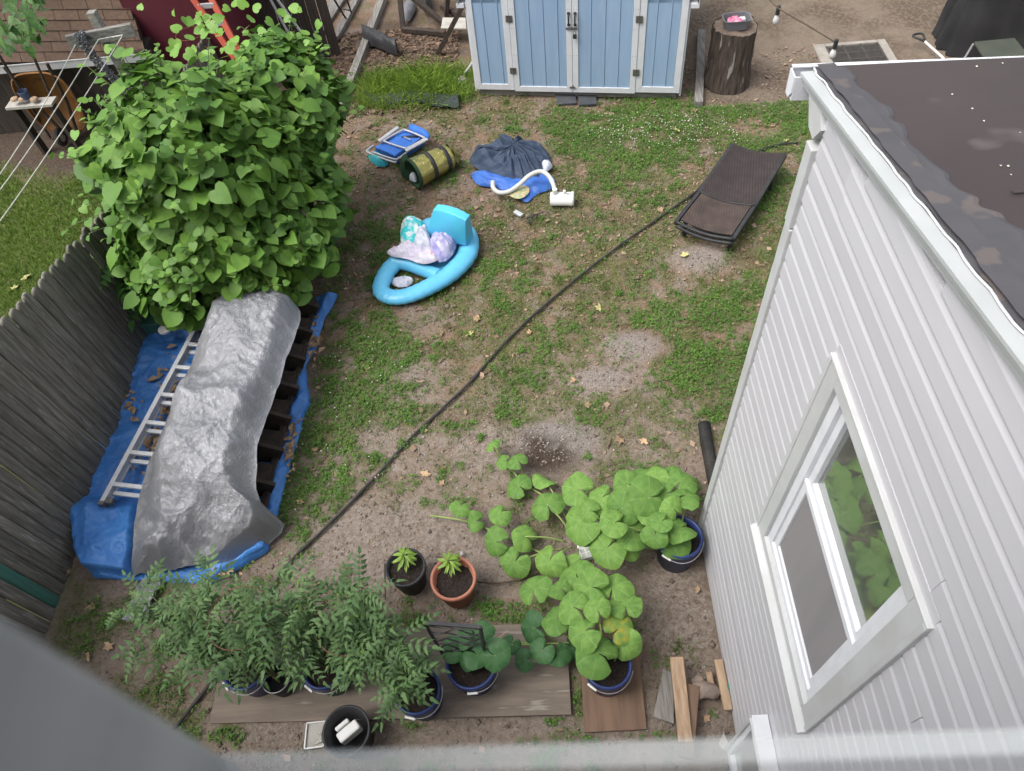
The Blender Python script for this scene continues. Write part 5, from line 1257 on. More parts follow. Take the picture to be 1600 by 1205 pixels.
for i in range(6):
    y_ = i/5; w_ = .17*math.sin(math.pi*min(1, y_*.92+.06)); z_ = -.55*y_*y_
    for s_ in (-1, 0, 1): lm.v.append((s_*w_, y_, z_+.05*abs(s_)*(1 if s_ else 0))); lm.uv.append((s_*w_, y_))
for i in range(5):
    for k in (0, 1): lm.f.append((3*i+k, 3*i+k+1, 3*i+4+k, 3*i+3+k))
lance = lm.mesh('leaf', 'pepper_leaf', True)
for c0, lb, h in ((G(635, 879, .25), 'young pepper plant with narrow yellow green leaves in the black pot', .25), (G(704, 888, .25), 'young pepper plant with narrow yellow green leaves in the terracotta pot', .25)):
    c0.z = h-.02; t = thing('pepper_plant', lb, 'plant', c0, 0, 'young pepper plants in pots')
    MB().tube([c0, c0+Vector((.01, 0, .17))], .005, 6).build('stem', 'stem', t)
    for k in range(22):
        a = k*2.399; zz = .06+.12*k/22; d = Vector((math.cos(a), math.sin(a), .25))
        inst('leaf', lance, t, leaf_M(c0+Vector((.006, 0, zz))+d*.012, Vector((-d.x*.35, -d.y*.35, 1)), d, rng.uniform(.05, .082)*(1.2-.4*k/22)))
MB().tube([G(601, 880, .12), G(602, 936, .02)], .006, 6).build('stick', 'twig', label='thin brown stick leaning on the left of the black pot', cat='stick')
MB().tube(spline([G(742, 908, .02), G(775, 911, .02), G(812, 905, .03), G(850, 890, .02)], 6), .008, 6).build('stick', 'twig', label='thin brown twig lying right of the terracotta pot', cat='stick')

def squash_mb(seed, lob=.10):
    r_ = np.random.default_rng(seed); n = 26; mb = MB(); mb.uv = []
    mb.v.append((0, 0, 0)); mb.uv.append((0.001, 0.001))
    for ring_, f_ in ((1, .35), (2, .72), (3, 1.0)):
        for k in range(n):
            a = -math.pi+2*math.pi*(k+.5)/n          # notch sits at a = +-pi (behind), tip at a = 0
            r = .5*(1+.035*math.cos(5*a)+.02*math.sin(3*a+seed)+.018*math.cos(13*a)); r *= 1-.66*math.exp(-((math.pi-abs(a))/.16)**2)
            r *= 1.08-.10*math.cos(2*a)
            x_, y_ = math.sin(a)*r*f_, math.cos(a)*r*f_
            zz = .14*f_*f_-.24*f_**4*(1 if k % 2 else .85)+.03*math.sin(5*a+seed)*f_*f_+.012*math.cos(14*a)*f_*f_
            mb.v.append((x_, y_, zz)); mb.uv.append((x_, y_))
    for k in range(n-1): mb.f.append((0, 1+k+1, 1+k))
    for q in range(2):
        b = 1+q*n
        for k in range(n-1): mb.f += [(b+k, b+k+1, b+n+k+1), (b+k, b+n+k+1, b+n+k)]
    return mb
def bent(s):
    m_ = squash_mb(s); r_ = np.random.default_rng(s+70); a, b, c = r_.normal(0, .35, 3)
    m_.v = [(x, y, z+a*x*x+b*x*y-abs(c)*y*y+.25*max(0, abs(x)-.3)*(1 if s % 2 else -.6)) for x, y, z in m_.v]; return m_
SQ = [bent(s).mesh('squash_leaf', 'squash_leaf', True) for s in range(8)]
SQD = [squash_mb(s+9).mesh('squash_leaf', 'squash_leaf_dark', True) for s in range(2)]
SQY = squash_mb(21).mesh('squash_leaf', 'squash_leaf_yellow', True)
def squash(name, label, root, leaves, top, dark=False, yellow=()):
    t = thing(name, label, 'plant', root)
    for k, (px, py, r, z_) in enumerate(leaves):
        p = G(px, py, z_); sz = 2*r*(Vector((0, 0, CAM_H))-p).length/F*1.0
        out = Vector((p.x-root.x, p.y-root.y, 0)); out = out.normalized() if out.length > .02 else Vector((0, -1, 0))
        tilt = min(.55, (p-root).length*.9)
        n_ = Vector((0, 0, 1))+out*tilt*.55+Vector((rng.normal(0, .25), rng.normal(-.12, .25), 0)); tip = out+Vector(rng.normal(0, .5, 3))+Vector((0, -.5, -.1))
        me = SQY if k in yellow else (SQD[k % 2] if dark else SQ[(k*3+len(leaves)) % 8])
        inst('leaf', me, t, leaf_M(p, n_, tip, sz*rng.uniform(.97, 1.08)), 'yellowing leaf' if k in yellow else None)
        base = Vector((root.x, root.y, root.z)).lerp(Vector((p.x, p.y, root.z)), .25 if (p-root).length < .6 else .9); base.z = min(root.z, p.z*.5) if (p-root).length < .6 else .02
        MB().tube(spline([base, base.lerp(p, .5)+Vector((0, 0, .03))-out*.01, p], 4), list(np.linspace(.008, .005, 9)), 5).build('stalk', 'vine_stem', t, True)
    return t
def cv(l, ox, oy, sc, zf_): return [(ox+x/sc, oy+y/sc, r/sc, zf_(i, x, y)) for i, (x, y, r) in enumerate(l)]
U = [(1085, 810, 55), (1270, 795, 52), (1310, 760, 40), (1175, 845, 56), (1350, 840, 70), (1250, 880, 58), (1100, 935, 64), (1130, 890, 38), (1220, 935, 48), (1195, 1030, 62), (1290, 970, 58), (1280, 1025, 42), (1375, 765, 42), (1470, 780, 52), (1490, 835, 46), (1440, 880, 42), (1395, 930, 36), (1370, 985, 42), (1465, 955, 52), (1440, 1010, 52), (1115, 990, 32), (1430, 745, 36), (1345, 900, 38), (1330, 790, 40), (1410, 830, 40)]
top_z = [.36, .42, .38, .45, .58, .52, .40, .47, .55, .38, .42, .33, .44, .47, .52, .56, .60, .55, .52, .40, .30, .38, .5, .40, .5]
ul = [(440+x/2.353, 420+y/2.353, r/2.353, top_z[i]) for i, (x, y, r) in enumerate(U)]
r3 = Vector((b3.x, b3.y, .33)); squash('squash_plant', 'large bushy squash plant in the bucket beside the white wall', r3, ul, .5, False, ())
Vn = [(970, 775, 42), (975, 865, 52), (865, 705, 35), (812, 708, 28), (870, 797, 45), (772, 650, 22), (782, 640, 20), (655, 880, 32), (708, 928, 33), (800, 903, 38), (785, 1003, 44), (895, 985, 48), (855, 1082, 52), (985, 1078, 55), (1080, 1105, 50)]
vl = [(440+x/2.353, 420+y/2.353, r/2.353, .13+.03*((i*7) % 4)) for i, (x, y, r) in enumerate(Vn)]
vt = squash('squash_vine', 'squash vine runners creeping left over bare soil in two arms', G(905, 845, .1), vl, .15)
for pts_ in ([(960, 815), (893, 800), (850, 775), (815, 752), (795, 727), (776, 700), (770, 690)], [(905, 880), (860, 870), (815, 850), (770, 830), (730, 815), (690, 808), (672, 806)]):
    MB().tube(spline([G(a, b, .045) for a, b in pts_], 6), .008, 6).build('runner', 'vine_stem', vt, True)
Lw = [(1115, 180, 58), (1170, 235, 62), (955, 240, 58), (1050, 240, 46), (1255, 235, 60), (1100, 310, 52), (1035, 355, 50), (1195, 320, 42), (1145, 405, 56), (1300, 305, 57), (1280, 390, 52), (1310, 455, 48), (1195, 485, 70), (1030, 380, 38)]
lz = [.42, .55, .34, .45, .50, .58, .46, .62, .60, .52, .50, .46, .55, .36]
ll_ = [(440+x/2.424, 820+y/2.424, r/2.424, lz[i]) for i, (x, y, r) in enumerate(Lw)]
squash('squash_plant', 'bushy squash plant with yellowing leaf in the bucket on plywood', Vector((b1.x, b1.y, .33)), ll_, .5, False, (10,))
Ls = [(950, 390, 50), (1045, 488, 45), (985, 478, 40), (1100, 470, 42), (920, 515, 34), (870, 455, 34)]
sl = [(440+x/2.424, 820+y/2.424, r/2.424, .2+.04*(i % 3)) for i, (x, y, r) in enumerate(Ls)]
st_ = squash('squash_vine', 'short darker squash vine trailing left across the long plywood board', G(880, 1008, .05), sl, .2, True)
MB().tube(spline([G(a, b, .12) for a, b in ((925, 1000), (880, 1005), (835, 1005), (800, 1003))], 6), .006, 6).build('runner', 'vine_stem', st_, True)
Tl = [(650, 470, 45), (740, 495, 46), (810, 495, 50), (735, 415, 42), (765, 400, 36), (690, 430, 34), (700, 520, 30)]
squash('squash_plant', 'dark leaved squash plant growing through the black trellis', Vector((b2.x, b2.y, .3)), [(440+x/2.424, 820+y/2.424, r/2.424, .42+.03*(i % 3)) for i, (x, y, r) in enumerate(Tl)], .4, True)
# trellis
tl_, trr, bl_, br_ = G(663, 973, .80), G(751, 980, .80), G(694, 1026, .36), G(757, 1022, .36)
trl = thing('trellis', 'black metal trellis with crossing wavy rods in a blue bucket', 'trellis', b2)
for a, b in ((tl_, bl_), (trr, br_)): MB().beam(a, b+(b-a)*.25, .02, .014).build('frame_bar', 'dark_metal', trl)
MB().beam(tl_, trr, .022, .016).build('frame_bar', 'dark_metal', trl)
for k in range(5):
    for s_ in (0, 1):
        a = tl_.lerp(bl_, (k+.0)/5+.02); b = trr.lerp(br_, min(1, (k+1.5)/5)); 
        if s_: a, b = tl_.lerp(bl_, min(1, (k+1.5)/5)), trr.lerp(br_, k/5+.02)
        MB().tube([a.lerp(b, t_)+(bl_-tl_)*.04*math.sin(t_*9+k) for t_ in np.linspace(0, 1, 12)], .005, 5).build('rod', 'dark_metal', trl)
MB().tube(spline([G(752, 1018, .42), G(775, 1000, .46), G(793, 985, .5)], 5), .003, 5).build('straw', 'tan_wood', label='thin pale straw leaning out of the trellis bucket', cat='straw')

# tomatoes
tom = [pinnate(1, .36, .15, 3, None, 'leaf', cleft=1, droop=.30), pinnate(1, .27, .12, 5, None, 'leaf', cleft=1, droop=.55)]
tom_me = [t_.mesh('leaf', 'tomato_leaf', True) for t_ in tom]
TP = [(G(382, 1042, .33), G(312, 962, .75), .30, 'tomato plant in the leftmost blue bucket before the silver tarp', 62), (G(431, 1060, .22), G(398, 962, .75), .27, 'tomato plant between the leftmost and middle blue buckets', 56), (G(506, 1040, .33), G(470, 962, .72), .27, 'tomato plant in the middle blue bucket', 58), (G(580, 1040, .3), G(566, 980, .66), .25, 'dense tomato plant caged left of the black trellis', 92), (G(651, 1078, .33), G(628, 1045, .56), .17, 'shorter tomato plant in the rightmost blue bucket on the board', 34), (G(340, 1030, .2), G(245, 968, .65), .24, 'tomato plant at the far left over the grass by the tarp', 40)]
for c0, cc, r, lb, nl in TP:
    c0 = Vector((c0.x, c0.y, 0)); t = thing('tomato_plant', lb, 'plant', c0, 0, 'tomato plants along the board')
    q = MB(); stems = []
    for k in range(7):
        a = k*.9+.3; rr_ = r*(.25+.75*(k % 3)/2); e = cc+Vector((math.cos(a)*rr_, math.sin(a)*rr_, rng.uniform(.02, .28))); s0 = c0+Vector((0, 0, .25))
        pth = spline([s0, s0.lerp(e, .5)+Vector((0, 0, .08)), e], 6); stems.append(pth); q.tube(pth, list(np.linspace(.008, .003, len(pth))), 5)
    q.tube([c0, c0+Vector((0, 0, .27))], .011, 6); q.build('stem', 'stem', t, True)
    for k in range(int(nl*1.6)):
        pth = stems[k % 7]; p = pth[int(rng.integers(4, len(pth)))]+Vector(rng.normal(0, .025, 3)); a = rng.uniform(0, 6.28)
        d = Vector((math.cos(a), math.sin(a), rng.normal(.3, .35))); n_ = Vector((-d.x*.35+rng.normal(0, .35), -d.y*.35+rng.normal(0, .35), 1))
        inst('leaf', tom_me[k % 2], t, leaf_M(p, n_, d, rng.uniform(.10, .195)))
    fq = []
    for k in range(16):
        p = stems[k % 7][-1-int(rng.integers(0, 4))]+Vector(rng.normal(0, .07, 3)); fq.append((p, rng.uniform(.006, .010)))
    fm_ = MB()
    for p, s_ in fq: fm_.lathe([(0, -s_), (s_, 0), (0, s_)], p, 5)
    fm_.build('blossom', 'tall_grass', t, kind='stuff')
cage('tomato_cage', 'rust red wire tomato cage round the dense tomato plant', G(588, 1034, 0), .22, .70, (-.02, .06), 'rust_wire', 'rusty cages in the tomatoes')
cage('tomato_cage', 'rust red wire tomato cage in the leftmost tomato plants', G(455, 1040, 0), .20, .85, (-.06, .06), 'rust_wire', 'rusty cages in the tomatoes')

# boards on the ground
P, Q = G(330, 1132), G(893, 1118)
MB().prism([(P.x, P.y, .012), (Q.x, Q.y, .012), (Q.x+.0, 1.70, .012), (P.x-.01, 1.71, .012)], (0, 0, .018)).build('plywood_board', 'plywood', label='long weathered plywood board lying under the row of buckets', cat='board', bevel=.003)
P, Q, R1, R2 = G(913, 1146), G(1010, 1141), G(995, 985), G(905, 990)
MB().prism([(P.x, P.y, .012), (Q.x, Q.y, .012), (R1.x, R1.y, .012), (R2.x, R2.y, .012)], (0, 0, .018)).build('plywood_board', 'plywood_brown', label='square brown plywood piece under the squash bucket', cat='board', bevel=.003)
def plank(px0, px1, z0, z1, w_, h, mt, label, name='plank'):
    return MB().beam(G(*px0, z0), G(*px1, z1), w_, h).build(name, mt, label=label, cat='plank', bevel=.005)
plank((1057, 1027), (1071, 1160), .17, .10, .088, .04, 'tan_wood', 'light grained short plank lying on top of the brown one')
plank((1082, 1072), (1072, 1185), .08, .06, .085, .09, 'plywood_brown', 'brown square timber beneath the light grained plank')
P = [G(a, b, .01) for a, b in ((1036, 1046), (1051, 1054), (1053, 1132), (1020, 1121))]
gp_ = MB().prism([tuple(p) for p in P][::-1], (0, 0, .02)).build('plank', 'old_wood_y', label='flat grey plank with a dark knot on the ground left of the timbers', cat='plank', bevel=.003)
plank((1122, 1031), (1138, 1110), .10, .10, .055, .03, 'tan_wood', 'pale narrow board against the foot of the white wall')
plank((1107, 1049), (1112, 1074), .08, .04, .04, .03, 'tan_wood', 'tiny pale wood offcut beside the stone', 'offcut')
plank((1139, 1068), (1143, 1092), .10, .08, .035, .05, 'green_board', 'dark green painted block at the foot of the white wall', 'block')
P = [G(a, b, .01) for a, b in ((1130, 1145), (1145, 1180), (1128, 1172), (1122, 1164))]
MB().prism([tuple(p) for p in P][::-1], (0, 0, .02)).build('green_panel', 'pale_slab', label='pale green flat panel piece by the low framed window', cat='panel')
def rock(c, s, seed, label, mt='rock'):
    mb = MB()
    mb.grid(lambda u, v: tuple(Vector(c)+Vector((math.cos(6.283*v)*math.sin(math.pi*u)*s[0], math.sin(6.283*v)*math.sin(math.pi*u)*s[1], -math.cos(math.pi*u)*s[2]+s[2]*.5))*1.0 + Vector((0, 0, 0)) + Vector((math.cos(6.283*v)*math.sin(math.pi*u), math.sin(6.283*v)*math.sin(math.pi*u), 0))*s[0]*.35*(float(vnoise(math.cos(6.283*v)*2+seed, u*4+math.sin(6.283*v)*2, seed))-.5)), 14, 22)
    return mb.build('stone', mt, smooth=True, label=label, cat='stone')
rock(G(1100, 1082, .03), (.11, .06, .06), 3, 'brown stone lying between the timbers and the white wall')
rock(G(1090, 1066, .02), (.05, .04, .03), 5, 'small brown stone above the larger one')
rock(G(722, 866, .02), (.018, .02, .018), 7, 'pale pebble lying just above the terracotta pot', 'pale_slab')
for k, (px, py, lb) in enumerate(((443, 913, 0), (627, 809, 0), (525, 905, 0), (712, 836, 0))):
    pass
wb_ = thing('seed_tray', 'small white plastic cell tray beside the squash leaves', 'tray', G(914, 866))
c = G(914, 866); tr = Matrix.Rotation(.25, 3, 'Z'); axs = (tr @ Vector((1, 0, 0)), tr @ Vector((0, 1, 0)), Vector((0, 0, 1)))
MB().box(c+Vector((0, 0, .035)), (.09, .12, .07), axs).build('body', 'white_plastic', wb_, bevel=.01)
for i in (-1, 1):
    for j in (-1, 0, 1): MB().box(c+axs[0]*.021*i+axs[1]*.037*j+Vector((0, 0, .0712)), (.03, .026, .004), axs).build('cell', 'hose_plastic', wb_)
# black tub with a white scoop, white tray
tb = thing('tub', 'wide black plastic tub by the edge of the plywood board', 'tub', G(545, 1150)); c = G(541, 1142, .26); c.z = 0
MB().lathe([(0, .004), (.12, .004), (.145, .25), (.155, .255), (.155, .265), (.14, .265), (.115, .012), (0, .012)], c, 32).build('shell', 'black_plastic', tb, True)
jg = thing('jug', 'pale square jug lying inside the black tub', 'jug', c)
d_ = Vector((.75, .6, 0)).normalized(); nn_ = Vector((-d_.y, d_.x, 0))
MB().box(c+Vector((-.005, .01, .16)), (.15, .07, .10), (d_, nn_, Vector((0, 0, 1)))).build('body', 'white_plastic', jg, bevel=.012)
MB().box(c+Vector((-.045, .045, .20)), (.10, .03, .05), (d_, nn_, Vector((0, 0, 1)))).build('handle', 'white_plastic', jg, bevel=.01)
P = [G(a, b, .01) for a, b in ((481, 1131), (510, 1128), (507, 1167), (477, 1171))]
ty = thing('white_tray', 'shallow pale rectangular tray with a tangle of string left of the tub', 'tray', P[0])
MB().prism([tuple(p) for p in P][::-1], (0, 0, .008)).build('base', 'pale_slab', ty)
q = MB()
for a, b in zip(P, P[1:]+P[:1]): q.beam(a+Vector((0, 0, .012)), b+Vector((0, 0, .012)), .008, .024)
q.build('rim', 'white_plastic', ty); q = MB()
for k in range(4): q.tube(spline([G(496+rng.normal(0, 3), 1145+rng.normal(0, 3), .03), G(500+rng.normal(0, 3), 1155, .035), G(494+rng.normal(0, 2), 1162, .03), G(503, 1158+rng.normal(0, 3), .03)], 5), .0035, 5)
q.build('string', 'rope', label='tangle of white string lying in the pale tray', cat='string')

# ================================================================ BACK RIGHT OF THE YARD
sc = Vector((2.34, 8.25, 0)); stp_ = thing('tree_stump', 'tall sawn tree stump with rough dark bark', 'stump', sc)
def trunk(u, v):
    a = 6.283*v; r = .255*(1+.10*(1-u)**3)+.05*(float(fbm(math.cos(a)*2+5, math.sin(a)*2+u*.6, 14, 3))-.5)+.035*(float(ridged(math.cos(a)*6+9, math.sin(a)*6+u*1.2, 15, 2))-.5)
    return (sc.x+math.cos(a)*r, sc.y+math.sin(a)*r, .70*u+.012*math.sin(a*2)*u)
MB().grid(trunk, 30, 90).build('bark', 'bark', stp_, True)
MB().grid(lambda u, v: (lambda q: (sc.x+(q[0]-sc.x)*u*.985, sc.y+(q[1]-sc.y)*u*.985, q[2]-.012+.004*math.sin(u*40)))(trunk(1, v)), 14, 60).build('cut_face', 'cut_wood', stp_)
tc = G(1149, 42, .70); bn_ = thing('grey_bin', 'small grey plastic bin standing on the tree stump', 'bin', tc)
rr = lambda a, k: (abs(math.cos(a))**k+abs(math.sin(a))**k)**(-1/k)
MB().lathe([(0, 0), (1, 0)], tc, 4)
def binf(u, v):
    a = 6.283*v; prof = [(0, .012), (.80, .012), (.84, 0), (1, .105), (1.06, .108), (1.06, .114), (.97, .112), (.80, .018), (0, .018)]
    i = min(int(u*8), 7); f_ = u*8-i; r, z_ = [lerp(prof[i][k], prof[min(i+1, 8)][k], f_) for k in (0, 1)]
    k = rr(a, 5); return (tc.x+math.cos(a)*k*r*.15, tc.y+math.sin(a)*k*r*.105, tc.z+z_)
MB().grid(binf, 8, 48).build('shell', 'grey_plastic', bn_)
for k, (dx, dy, s_) in enumerate(((-.05, .01, .045), (.02, -.02, .04), (.07, .02, .035), (-.01, .04, .04))):
    mm = heap([(1149, 40), (1152, 40), (1152, 43), (1149, 43)], .7, .01, 3, 3, .01, 3, 12) if False else None
    MB().grid(lambda u, v: (tc.x+dx+math.cos(6.283*v)*math.sin(math.pi*u)*s_*1.2, tc.y+dy+math.sin(6.283*v)*math.sin(math.pi*u)*s_, tc.z+.07+s_*.7*-math.cos(math.pi*u)+.01*math.sin(v*19)), 8, 12).build('pink_toy', 'pink_items' if k != 2 else 'white_plastic', smooth=True, label=['pink rounded toy at the left of the grey bin', 'pink rounded toy at the front of the grey bin', 'white rounded toy at the right of the grey bin', 'pink rounded toy at the back of the grey bin'][k], cat='toy', group='toys in the grey bin')
# grate in its concrete frame
gx0, gx1, gy0, gy1 = 3.53, 4.42, 8.22, 8.87
gr = thing('drain_grate', 'black iron grate set in a square concrete frame in the bare yard', 'grate', ((gx0+gx1)/2, (gy0+gy1)/2, 0))
MB().span(gx0, gx0+.14, gy0-.1, gy1, -.02, .03).build('concrete_side', 'concrete', gr, bevel=.01); MB().span(gx1-.10, gx1, gy0-.1, gy1, -.02, .03).build('concrete_side', 'concrete', gr, bevel=.01)
MB().span(gx0+.141, gx1-.101, gy1-.06, gy1, -.02, .03).build('concrete_side', 'concrete', gr, bevel=.01); MB().span(gx0+.141, gx1-.101, gy0-.10, gy0-.04, -.02, .03).build('concrete_side', 'concrete', gr, bevel=.01)
MB().span(gx0+.14, gx1-.10, gy0-.04, gy1-.06, -.05, .0).build('pit', 'black_rubber', gr)
bw = MB().span(-.005, .005, -.072, .072, 0, .02).mesh('grate_bar', 'grate_iron')
nx_ = 30; gw = (gx1-.10-gx0-.14)
for r_ in range(4):
    for k in range(nx_):
        if k % 10 == 0: continue
        inst('grate_bar', bw, gr, Matrix.Translation((gx0+.14+gw*(k+.0)/nx_, gy0+.045+r_*.148, .004)))
for k in range(1, 4): MB().span(gx0+.141, gx1-.101, gy0-.045+k*.148-.009+.014, gy0-.045+k*.148+.009+.014, .005, .026).build('cross_bar', 'grate_iron', gr)
for k in range(0, 4):
    xx = gx0+.14+gw*k/3; MB().span(xx-.010+.012*(k == 0)-.012*(k == 3), xx+.010+.012*(k == 0)-.012*(k == 3), gy0-.04, gy1-.06, .004, .0245).build('cross_bar', 'grate_iron', gr)
# covered grill
q0 = Vector((4.82, 8.42)); q1 = Vector((6.9, 7.95))
def cover(u, v):
    a = 6.283*v; k = rr(a, 6); ex = (q1-q0); cxy = (q0+q1)/2+Vector((.06, .42)); ux_ = ex.normalized(); uy_ = Vector((-ux_.y, ux_.x))
    if u < .8: h = u/.8; zz = 1.08*h; s = 1.06-.10*h+.05*(1-h)*math.sin(a*11+1)+.03*math.sin(a*23+h*3)*(1-h*.5)
    else: h = (u-.8)/.2; zz = 1.08+.10*math.sin(h*1.57); s = .96*(1-h)
    zz += .02*math.sin(a*5+u*9)*(u > .3)
    p = cxy+ux_*math.cos(a)*k*ex.length/2*s*.80+uy_*math.sin(a)*k*.38*s; return (p.x, p.y, zz)
MB().grid(cover, 40, 140).build('grill_cover', 'black_cover', smooth=True, label='black fabric cover draped over a large grill', cat='cover')
sh = thing('shovel', 'shovel with black grip sticking out from under the black cover', 'shovel', G(1440, 60))
A_, B_ = G(1445, 65, .10), G(1475, 92, .06); MB().tube([A_, B_], .014, 8).build('shaft', 'white_plastic', sh)
MB().tube(spline([G(1445, 65, .10), G(1436, 61, .12), G(1427, 57, .13), G(1429, 54, .13), G(1441, 53, .13), G(1445, 62, .11)], 5), .014, 7).build('grip', 'black_plastic', sh, True)
tz = .42; c4t = [G(1538, 95, tz), G(1608, 92, tz), G(1584, 62, tz), G(1521, 68, tz)]
tbl = thing('folding_table', 'low dark green folding table before the black cover', 'table', G(1560, 90))
MB().prism([tuple(p) for p in c4t], (0, 0, .022)).build('top', 'green_table', tbl, bevel=.004)
for p in c4t: MB().tube([p+Vector((0, 0, -.005)), Vector((p.x-.05, p.y+.02, 0))], .011, 6).build('leg', 'pale_metal', tbl)
# string lights
sl_ = thing('string_lights', 'two clear bulbs on a thin dark wire across the bare yard', 'string lights', G(1219, 15, 2.1))
W_ = [G(1180, -25, 2.15), G(1200, -3, 2.12), G(1219, 15, 2.1), G(1262, 40, 2.07), G(1306, 67, 2.06)]
MB().tube(spline(W_, 6), .0055, 6).build('wire', 'twig', sl_)
for (px, py) in ((1216, 15), (1306, 68)):
    p = G(px, py, 2.06); q = MB().lathe([(0, .03), (.016, .03), (.018, -.04), (0, -.04)], p, 10); so_ = q.build('socket', 'black_plastic', sl_)
    MB().lathe([(0, -.04), (.013, -.045), (.026, -.085), (.024, -.105), (.012, -.122), (0, -.125)], p, 12).build('bulb', 'bulb_glass', so_, True)

# ================================================================ CORNER LEFT OF THE SHED
def timber(p0, p1, z, w_, h, mt, label, name='timber', cat='timber', group=None):
    return MB().beam(G(*p0, z), G(*p1, z), w_, h).build(name, mt, label=label, cat=cat, group=group, bevel=.006)
timber((600, -6), (533, 168), .05, .10, .10, 'old_wood_y', 'long grey timber edging running from the bush to the junk corner')
timber((532, -6), (486, 62), .03, .22, .04, 'old_wood_y', 'wide weathered grey plank lying left of the leaf pile', 'plank', 'plank')
timber((560, -6), (524, 60), .04, .10, .06, 'old_wood_y', 'grey plank lying right of the wide weathered one', 'plank', 'plank')
cf = thing('folding_chair', 'black metal chair legs standing on the grey planks', 'chair', G(535, 25))
for a, b in (((520, -4), (541, 30)), ((541, -4), (549, 20)), ((536, 14), (547, 16))):
    MB().tube([G(*a, .5 if a[1] < 0 else .22), G(*b, .05 if a[1] < 0 else .22)], .014, 7).build('leg', 'dark_metal', cf)
ss = thing('swing_set', 'dark stained wooden play frame with sloping legs beside the shed', 'play frame', G(650, 40))
for a, za, b, zb2 in (((624, -8), .35, (630, 46), .0), ((738, -20), .9, (684, 84), .02), ((640, -8), .35, (692, 36), .05), ((700, -8), .3, (697, 25), .02), ((628, 46), .05, (696, 52), .05), ((690, 10), .06, (735, 30), .06)):
    MB().beam(G(*a, za), G(*b, zb2), .07, .06).build('beam', 'dark_wood', ss, bevel=.005)
P = [G(a, b, .2) for a, b in ((692, 30), (728, 30), (729, 47), (689, 46))]
MB().prism([tuple(p) for p in P][::-1], (0, 0, .025)).build('plastic_panel', 'pale_slab', label='white plastic seat panel lying beside the play frame', cat='panel', bevel=.008)
heap([(654, 2), (662, -6), (672, -4), (676, 12), (668, 22), (658, 14)], .05, .2, 60, 4, .1, 8, 40).build('black_bundle', 'black_plastic', smooth=True, label='shiny black bundle leaning on the play frame', cat='bundle')
heap([(630, 12), (642, 2), (650, 14), (640, 34), (632, 30)], .02, .08, 61, 4, .05, 8, 40).build('grey_sheet', 'grey_plastic', smooth=True, label='small grey plastic sheet under the play frame', cat='sheet')
MB().grid(lambda u, v: (lambda p: (p.x, p.y, .03+.16*math.sin(math.pi*u)**.5+.03*float(ridged(u*3, v*5, 64, 2))))(G(lerp(570, 622, v), lerp(lerp(50, 78, v), lerp(72, 92, v), u))), 14, 30).build('black_edging', 'black_plastic', smooth=True, label='bent shiny black plastic edging in the junk corner', cat='edging')
MB().grid(lambda u, v: (lambda p: (p.x, p.y, .02+.07*math.sin(math.pi*u)+.05*float(ridged(u*4, v*14, 65, 3))))(G(lerp(575, 718, v), lerp(lerp(150, 150, v), lerp(166, 170, v), u)+3*math.sin(v*9))), 14, 70).build('garden_netting', 'netting', smooth=True, label='rolled dark garden netting lying below the tall grass', cat='netting')
rock(G(722, 128, .03), (.06, .05, .05), 11, 'grey concrete lump by the left foot of the shed', 'concrete')
MB().beam(G(723, 119, .04), G(738, 97, .3), .02, .02).build('stick', 'white_paint', label='thin white stick leaning against the left side of the shed', cat='stick')
# loose leaf pile there
x, y = scatter(6500, -2.75, -1.0, 8.15, 10.2); n_ = len(x); a = rng.uniform(0, 6.28, n_); s_ = rng.gamma(3, .005, n_)+.006
V = []
for u, v in ((1, 0), (.1, .8), (-1, .2), (-.2, -.7)):
    V.append(np.stack([x+s_*(u*np.cos(a)-v*.6*np.sin(a)), y+s_*(u*np.sin(a)+v*.6*np.cos(a)), ground_z(x, y)+.008+rng.uniform(0, .9, n_)*s_], -1))
b = np.arange(n_)*4
np_mesh('leaf_pile', np.stack(V, 1).reshape(-1, 3), None, 'dead_leaf', quads=np.stack([b, b+1, b+2, b+3], -1), kind='stuff', label='brown dead leaves gathered under the play frame', cat='leaves')

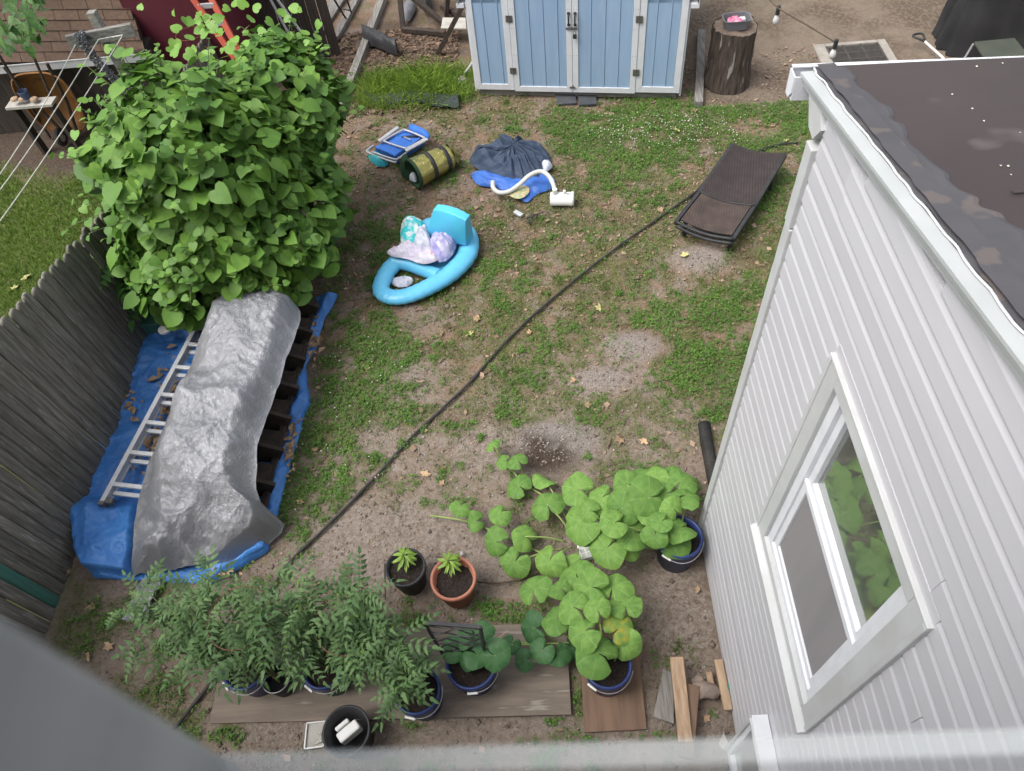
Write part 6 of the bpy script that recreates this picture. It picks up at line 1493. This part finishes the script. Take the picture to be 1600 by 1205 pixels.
# ================================================================ FALLEN LEAVES, ONE BY ONE
fmb = []
for s_ in range(3):
    r_ = np.random.default_rng(s_+40); q = MB(); q.v.append((0, 0, .05))
    for k in range(11):
        a = 6.283*k/11; r = (.5 if k % 2 == 0 else .3)*r_.uniform(.8, 1.2); q.v.append((math.cos(a)*r, math.sin(a)*r*.8, r_.uniform(0, .22)))
    q.f = [(0, 1+k, 1+(k+1) % 11) for k in range(11)]; fmb.append(q)
FL = [q.mesh('fallen_leaf', 'dry_leaf') for q in fmb]; FP = [q.mesh('fallen_leaf', 'pale_leaf') for q in fmb]
DRY = [((526, 538), 'pale tan leaf on the soil right of the blue tarp edge'), ((574, 576), 'tan leaf in the clover between tarp and bare patch'), ((690, 521), 'curled tan leaf left of the upper half of the pipe'), ((638, 462), 'brown leaf just below the foot end of the blue float'), ((827, 520), 'tan leaf touching the black pipe near its middle'), ((895, 596), 'tan leaf at the left edge of the middle gravel patch'), ((918, 632), 'long tan leaf below the middle gravel patch'), ((968, 690), 'reddish tan leaf right of the largest gravel mound'), ((1005, 692), 'pale leaf further right of the largest gravel mound'), ((665, 740), 'tan leaf lying above the two squash runners'), ((690, 755), 'pale tan leaf on bare soil near the squash runner tips'), ((494, 704), 'orange tan leaf in the clover beside the blue tarp strip'), ((470, 785), 'brown leaf by the flared corner of the silver tarp'), ((172, 1012), 'large crumpled tan leaf on the grass at the lower left'), ((140, 1026), 'tan leaf nearest the grey window jamb'), ((105, 895), 'pale leaf at the foot of the fence by the green picket'), ((146, 950), 'orange leaf on the grass between fence and tarp corner'), ((1090, 922), 'tan leaf on straw beside the foot of the white wall'), ((1104, 1122), 'tan leaf below the brown stone by the white wall'), ((1085, 175), 'orange tan leaf on the clover near the stump'), ((745, 500), 'tan leaf halfway between the float and the pipe'), ((786, 470), 'small tan leaf right of the float above the pipe'), ((1108, 730), 'brown leaf beside the corrugated drain pipe'), ((1245, 640), None), ((648, 205), 'orange leaf above the folded beach chair'), ((920, 395), 'tan leaf on the grass left of the lounger foot end'), ((1180, 420), None)]
PALE = [((1070, 401), 'big pale green leaf on the gravel before the lounger'), ((935, 483), 'pale yellow leaf on grass just right of the pipe'), ((1058, 208), 'pale green leaf in the flowering clover above the lounger'), ((1228, 220), 'pale leaf beside the far right corner of the lounger'), ((735, 523), 'pale leaf on bare soil left of the pipe'), ((42, 436), 'larger pale leaf scrap on the mown lawn by the fence'), ((24, 452), 'smaller pale leaf scrap on the mown lawn by the fence')]
for lst, MS, sc_r, grp in ((DRY, FL, (.055, .10), 'dry fallen leaves'), (PALE, FP, (.08, .13), 'pale fallen leaves')):
    for k, ((px, py), lb) in enumerate(lst):
        if lb is None: continue
        p = G(px, py); p.z = float(ground_z(p.x, p.y))+.02
        o = inst('fallen_leaf', MS[k % 3], None, Matrix.Translation(p) @ Matrix.Rotation(rng.uniform(0, 6.28), 4, 'Z') @ Matrix.Rotation(rng.normal(0, .25), 4, 'X') @ Matrix.Diagonal((*(3*[rng.uniform(*sc_r)]), 1)))
        tag(o, lb, 'leaf', grp)
